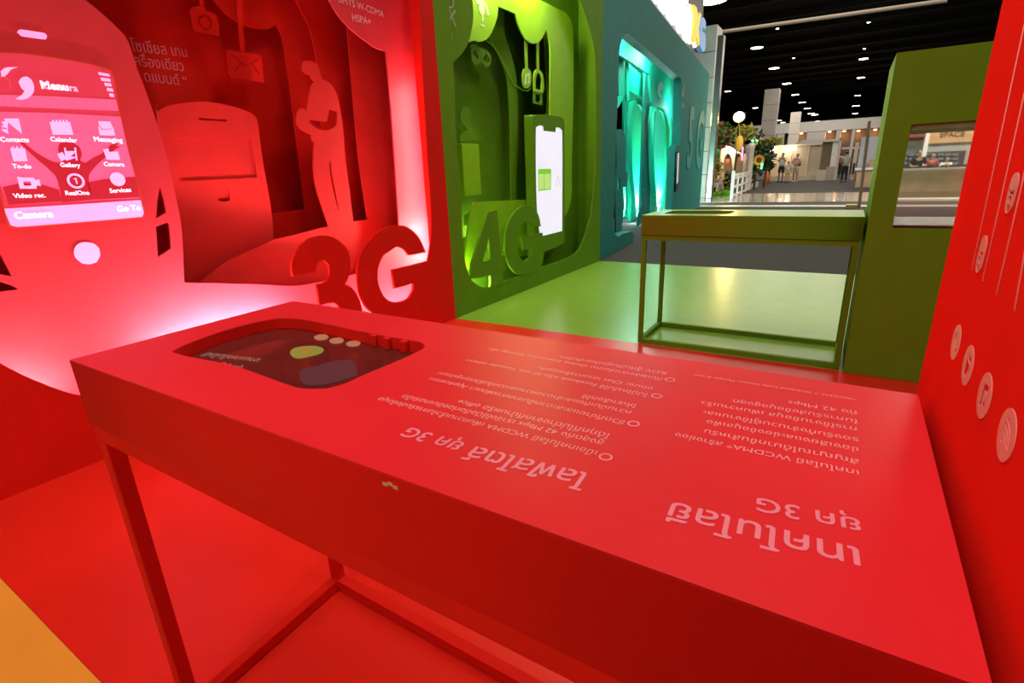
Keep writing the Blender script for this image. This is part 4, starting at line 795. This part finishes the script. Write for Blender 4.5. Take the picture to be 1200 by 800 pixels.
# ================================================================== HALL: garden stand on the left
LEAF = [mat('leaf_green', (.10, .20, .03), .6), mat('leaf_dark', (.02, .055, .015), .5), mat('leaf_yellow', (.36, .36, .06), .6), mat('leaf_mid', (.16, .26, .06), .6)]
def leaves(bm, pts, s):
    for p in pts:
        d = Vector((random.uniform(-1, 1), random.uniform(-1, 1), random.uniform(-.3, 1))).normalized(); q = d.cross(Vector((random.uniform(-1, 1), random.uniform(-1, 1), random.uniform(-1, 1)))).normalized(); l = s*random.uniform(.7, 1.4)
        a = Vector(p); v = [bm.verts.new(a), bm.verts.new(a+d*l*.5+q*l*.28), bm.verts.new(a+d*l), bm.verts.new(a+d*l*.5-q*l*.28)]; bm.faces.new(v)
def bush(name, px0, px1, py0, py1, yv, dep, n, s, m, label, cat='bush', flowers=None, tz=0.0):
    a, b = onY(px0, (py0+py1)/2, yv), onY(px1, (py0+py1)/2, yv); z1 = onY((px0+px1)/2, py0, yv).z; z0 = onY((px0+px1)/2, py1, yv).z
    t = empty(name, ((a.x+b.x)/2, yv+dep/2, 0), label, cat)
    def rp():
        while 1:
            u, v, w = random.uniform(-1, 1), random.uniform(-1, 1), random.uniform(-1, 1)
            if u*u+v*v+w*w < 1: return ((a.x+b.x)/2+u*(b.x-a.x)/2, yv+dep/2+v*dep/2, (z0+z1)/2+w*(z1-z0)/2)
    bm = bmesh.new(); leaves(bm, [rp() for _ in range(n)], s); tag(fin(bm, 'foliage', m, t), kind='stuff')
    if flowers:
        bm = bmesh.new()
        for _ in range(flowers[0]):
            x, y, z = rp(); bmesh.ops.create_icosphere(bm, subdivisions=1, radius=s*.32, matrix=Matrix.Translation((x, y-dep*.2, z)))
        tag(fin(bm, 'flowers', flowers[1], t), kind='stuff')
    bm = bmesh.new(); tube(bm, [((a.x+b.x)/2, yv+dep/2, tz), ((a.x+b.x)/2+.05, yv+dep/2, (z0+z1)/2)], [.06, .03]); fin(bm, 'trunk', mat('bark', (.10, .06, .04), .8), t)
    return t
RFL = mat('red_flowers', (.55, .05, .04), .6); YFL = mat('yellow_flowers', (.75, .45, .05), .6)
bush('flower_bush', 818, 843, 179, 215, 25.2, .9, 700, .16, LEAF[2], 'yellow green flowering bush growing from the white planter', 'bush', (40, RFL), .5)
bush('flower_canopy', 818, 858, 143, 176, 27.5, 1.4, 600, .22, LEAF[3], 'leafy canopy with red blooms above the planter', 'plant', (25, RFL))
bush('flower_canopy', 856, 884, 146, 165, 29.5, 1.2, 320, .24, LEAF[2], 'yellow green foliage under the floodlight', 'plant', (10, YFL))
bush('vine_column', 877, 894, 154, 216, 29.0, .8, 330, .22, LEAF[1], 'dark green vine column with small green lights and a sunflower', 'plant', (18, YFL))
bush('palm_plant', 893, 902, 171, 203, 31.5, .6, 90, .42, LEAF[1], 'palm with big dark drooping leaves beside the vine column', 'plant')
bush('hedge_top', 896, 913, 163, 172, 42.9, .6, 200, .35, LEAF[2], 'pale green hedge on top of the beige booth', 'hedge')
# planter and wooden base
yv = 25.0
PN = empty('planter_box', (onY(830, 225, yv).x, yv, 0), 'white slatted planter box on a brown plinth at the teal wall end', 'planter')
pp('plinth', 812, 846, 226, 231, -.2, 1.8, mat('brown_plinth', (.22, .13, .08), .6), PN)
for i in range(3): pp('slat', 816, 841, 216+i*3.4, 219+i*3.4, 0, .05, WHITE, PN)
for x in (817, 829, 840): pp('slat_post', x-.8, x+.8, 215, 226.5, -.03, .1, WHITE, PN)
pp('liner', 817, 840, 217, 226, .06, 1.0, TAUPE, PN)
# green tube awning
a, b = onY(815, 181, 24.4), onY(842, 180, 24.4)
bm = bmesh.new(); r = .19; tube(bm, [a, b], r, 16); tube(bm, [b+Vector((.002, 0, 0)), b+Vector((.06, 0, 0))], r*.75, 16); tube(bm, [(b.x-.3, b.y, 0), (b.x-.3, b.y, b.z-.1)], .03); tag(fin(bm, 'bolster_roll', mat('green_roll', (.07, .22, .05), .5), None, True), 'thick green roll sticking out from behind the teal wall', 'roll')
# white stand with arched doorway
yv = 30.5
WS = empty('arched_stand', (onY(850, 215, yv).x, yv, 0), 'white stand with arched doorways and warm lamps behind the lattice fence', 'stand')
SPl = Plane((0, yv, 0), (1, 0, 0), (0, -1, 0))
x0, x1 = SPl.uv(843, 200)[0], SPl.uv(873, 200)[0]; zt = SPl.uv(858, 170)[1]
ar = L(SPl, [(849, 218), (848, 192), (849.5, 183), (853, 179), (856.5, 183), (858, 192), (858.5, 218)]); ar2 = L(SPl, [(861, 218), (861, 190), (863, 181), (866, 179), (868.5, 184), (869, 192), (869.5, 218)])
sheet('arched_wall', SPl, [rect(x0, x1, 0, zt), [(a, max(b, .1)) for a, b in ar], [(a, max(b, .1)) for a, b in ar2]], .15, mat('cream_stand', (.66, .52, .40), .6), WS)
boxo('rear_wall', (x0, yv+.9, 0), (x1, yv+1, zt), mat('peach_wall', (.55, .40, .28), .6), WS)
for x, y, rr_ in ((849.5, 176, .09), (855.5, 176, .17), (860.5, 178, .1)):
    p = onY(x, y, yv-.2); bm = bmesh.new(); bmesh.ops.create_uvsphere(bm, u_segments=10, v_segments=8, radius=rr_, matrix=Matrix.Translation(p)); fin(bm, 'globe_lamp', mat('warm_globe', (1, .9, .7), .4, emit=(1, .86, .58), estr=10), WS, True)
    lamp('POINT', 'stand_light', (p.x, p.y-.25, p.z-.1), 14, (1, .75, .45), .1)
pp('picture', 850, 855, 186, 192, -.05, .04, mat('red_picture', (.35, .08, .04), .5), WS); pp('picture', 865.5, 868.5, 184, 190, -.05, .04, mat('red_picture', (.35, .08, .04), .5), WS)
# dark pointed roof
bm = bmesh.new(); q = [onY(x, y, yv-.3) for x, y in ((838, 172), (850, 165.5), (872, 177), (870, 180), (852, 170))]
vs = [bm.verts.new(v) for v in q]; g = bm.faces.new(vs); e = bmesh.ops.extrude_face_region(bm, geom=[g]); bmesh.ops.translate(bm, verts=[v for v in e['geom'] if isinstance(v, bmesh.types.BMVert)], vec=(0, 1.2, 0)); bmesh.ops.recalc_face_normals(bm, faces=bm.faces[:])
fin(bm, 'roof', mat('dark_roof', (.04, .03, .03), .7), WS)
# lattice fence
A0, A1 = onZ(857, 233, 0), onZ(881.5, 221.5, 0); hz = onY(857, 203.5, A0.y).z
LF = empty('lattice_fence', tuple(A0), 'white lattice fence panel standing before the arched stand', 'fence'); dv = A1-A0
for i in range(6):
    p = A0+dv*(i/5); bm = bmesh.new(); bar(bm, p, p+Vector((0, 0, hz+(0 if i else .1))), .10 if i in (0, 5) else .06); fin(bm, 'post', WHITE, LF)
for z in (.10, .42, .74, hz-.05):
    bm = bmesh.new(); bar(bm, A0+Vector((0, -.05, z)), A1+Vector((0, -.05, z)), .05, .08); fin(bm, 'rail', WHITE, LF)
bm = bmesh.new(); p = onZ(883, 219, 0); bar(bm, A1+Vector((0, 0, .1)), p+Vector((.1, .8, .1)), .06, .3); fin(bm, 'kick_board', WHITE, LF)
# white pillar, balloon, neon tube, sunflower, grass, pumpkin, small figures
yv = 28.2
a = onY(873.5, 205, yv); b = onY(881.5, 205, yv); zt = onY(877, 168, yv).z
bm = bmesh.new(); lathe(bm, [((b.x-a.x)/2, 0), ((b.x-a.x)/2*.92, .1), ((b.x-a.x)/2*.9, zt-.25), ((b.x-a.x)/2*1.1, zt-.2), ((b.x-a.x)/2*1.1, zt-.08), ((b.x-a.x)/2*.7, zt)], ((a.x+b.x)/2, yv, 0), 16)
tag(fin(bm, 'white_pillar', mat('cream_pillar', (.70, .58, .48), .5), None, True), 'round cream pillar rising behind the lattice fence', 'pillar')
p = onY(866.3, 168, 26.36); bm = bmesh.new(); bmesh.ops.create_uvsphere(bm, u_segments=16, v_segments=12, radius=1, matrix=Matrix.Translation(p) @ Matrix.Diagonal((.165, .165, .33, 1)))
tube(bm, [p+Vector((0, 0, .3)), onY(866, 137, 26.57)-Vector((0, 0, .172))], .012, 6); LN = fin(bm, 'paper_lantern', mat('yellow_paper', (.80, .48, .06), .6, emit=(.8, .45, .05), estr=.25), None, True); tag(LN, 'egg shaped yellow lantern hanging below the floodlight', 'lantern')
q = onY(869.5, 188, 27.9); NT = empty('neon_tube', tuple(q), 'upright violet neon tube beside the cream pillar', 'neon tube')
bm = bmesh.new(); tube(bm, [onY(870.5, 172, 27.9), q], .035); fin(bm, 'tube', mat('violet_neon', (.6, .2, .9), .4, emit=(.75, .30, 1), estr=2), NT)
bm = bmesh.new(); tube(bm, [q, (q.x, q.y, .003)], .02); fin(bm, 'stand', CLAD, NT)
p = onY(889.5, 187.5, 28.4); SF = empty('sunflower', tuple(p), 'large orange sunflower facing out of the vine column', 'flower')
bm = bmesh.new()
for k in range(16):
    t = 2*math.pi*k/16; d = Vector((math.cos(t), 0, math.sin(t))); s = Vector((-math.sin(t), 0, math.cos(t))); v = [p+d*.08, p+d*.18+s*.05+Vector((0, -.03, 0)), p+d*.27+Vector((0, -.05, 0)), p+d*.18-s*.05+Vector((0, -.03, 0))]; bm.faces.new([bm.verts.new(x) for x in v])
fin(bm, 'petals', mat('orange_petal', (.80, .32, .03), .6), SF)
bm = bmesh.new(); bmesh.ops.create_uvsphere(bm, u_segments=12, v_segments=8, radius=1, matrix=Matrix.Translation(p) @ Matrix.Diagonal((.13, .06, .13, 1))); fin(bm, 'seed_head', mat('brown_seed', (.12, .04, .02), .8), SF, True)
NEON = mat('green_led', (.1, .8, .2), .4, emit=(.08, 1, .25), estr=4)
for i, (x0, y0, x1, y1) in enumerate(((893.5, 191, 892, 198), (881, 164, 883, 166), (886, 164, 888, 165.5), (880.5, 190, 882, 191.5), (878.3, 196, 879.6, 198.5))):
    bm = bmesh.new(); tube(bm, [onY(x0, y0, 28.3), onY(x1, y1, 28.3)], .045); tag(fin(bm, 'led_tube', NEON), ['long glowing green light tube low on the vine column', 'small green light high on the vine column, left one', 'small green light high on the vine column, right one', 'small green light halfway down by the cream pillar', 'small green light lowest by the lattice fence'][i], 'light tube')
bm = bmesh.new(); pts = []
p0 = onZ(851, 229, 0)
for _ in range(260): pts.append((p0.x+random.uniform(-.35, .1), p0.y+random.uniform(-.5, .3), .01))
leaves(bm, pts, .22); tag(fin(bm, 'grass_patch', mat('bright_grass', (.22, .50, .03), .6)), 'bright green grass patch left of the lattice fence', 'grass', kind='stuff')
p = onY(839, 206, 27); bm = bmesh.new(); bmesh.ops.create_uvsphere(bm, u_segments=14, v_segments=10, radius=1, matrix=Matrix.Translation((p.x, 27, .62)) @ Matrix.Diagonal((.2, .2, .16, 1))); lathe(bm, [(.22, 0), (.16, .1), (.12, .46)], (p.x, 27, .0), 12)
tag(fin(bm, 'flower_urn', mat('cream_urn', (.62, .55, .42), .5), None, True), 'cream urn on a stand by the planter', 'urn')
bush('potted_shrub', 848, 854, 202, 227, 26.9, .4, 220, .14, LEAF[1], 'small dark shrub between planter and lattice fence', 'bush', (14, YFL))
p = onZ(898, 216, 0); bm = bmesh.new(); lathe(bm, [(.24, 0), (.10, .55), (.05, .85), (.02, .88)], (p.x, p.y, 0), 14); tag(fin(bm, 'orange_cone', mat('orange_cone_plastic', (.75, .20, .04), .5), None, True), 'orange cone at the foot of the palm', 'cone')
# floodlight
p = onY(866, 137, 26.5)
FL = empty('floodlight', tuple(p), 'glaring warm floodlight on a pole above the garden stand', 'floodlight')
bm = bmesh.new(); box(bm, (p.x-.24, p.y+.03, p.z-.17), (p.x+.24, p.y+.22, p.z+.17)); bev(bm, .03); fin(bm, 'housing', DARK, FL)
bm = bmesh.new(); bmesh.ops.create_uvsphere(bm, u_segments=20, v_segments=10, radius=1, matrix=Matrix.Translation(p) @ Matrix.Diagonal((.24, .05, .22, 1))); fin(bm, 'lens', mat('floodlight_lens', (1, .9, .7), .3, emit=(1, .74, .28), estr=4), FL, True)
bm = bmesh.new(); tube(bm, [(p.x, p.y+.12, 0), (p.x, p.y+.12, p.z-.16)], .035); fin(bm, 'pole', DARK, FL)
lamp('SPOT', 'flood_beam', (p.x, p.y-.12, p.z), 260, (1, .66, .24), .2, target=(-.9, 6, .3), spot=44)
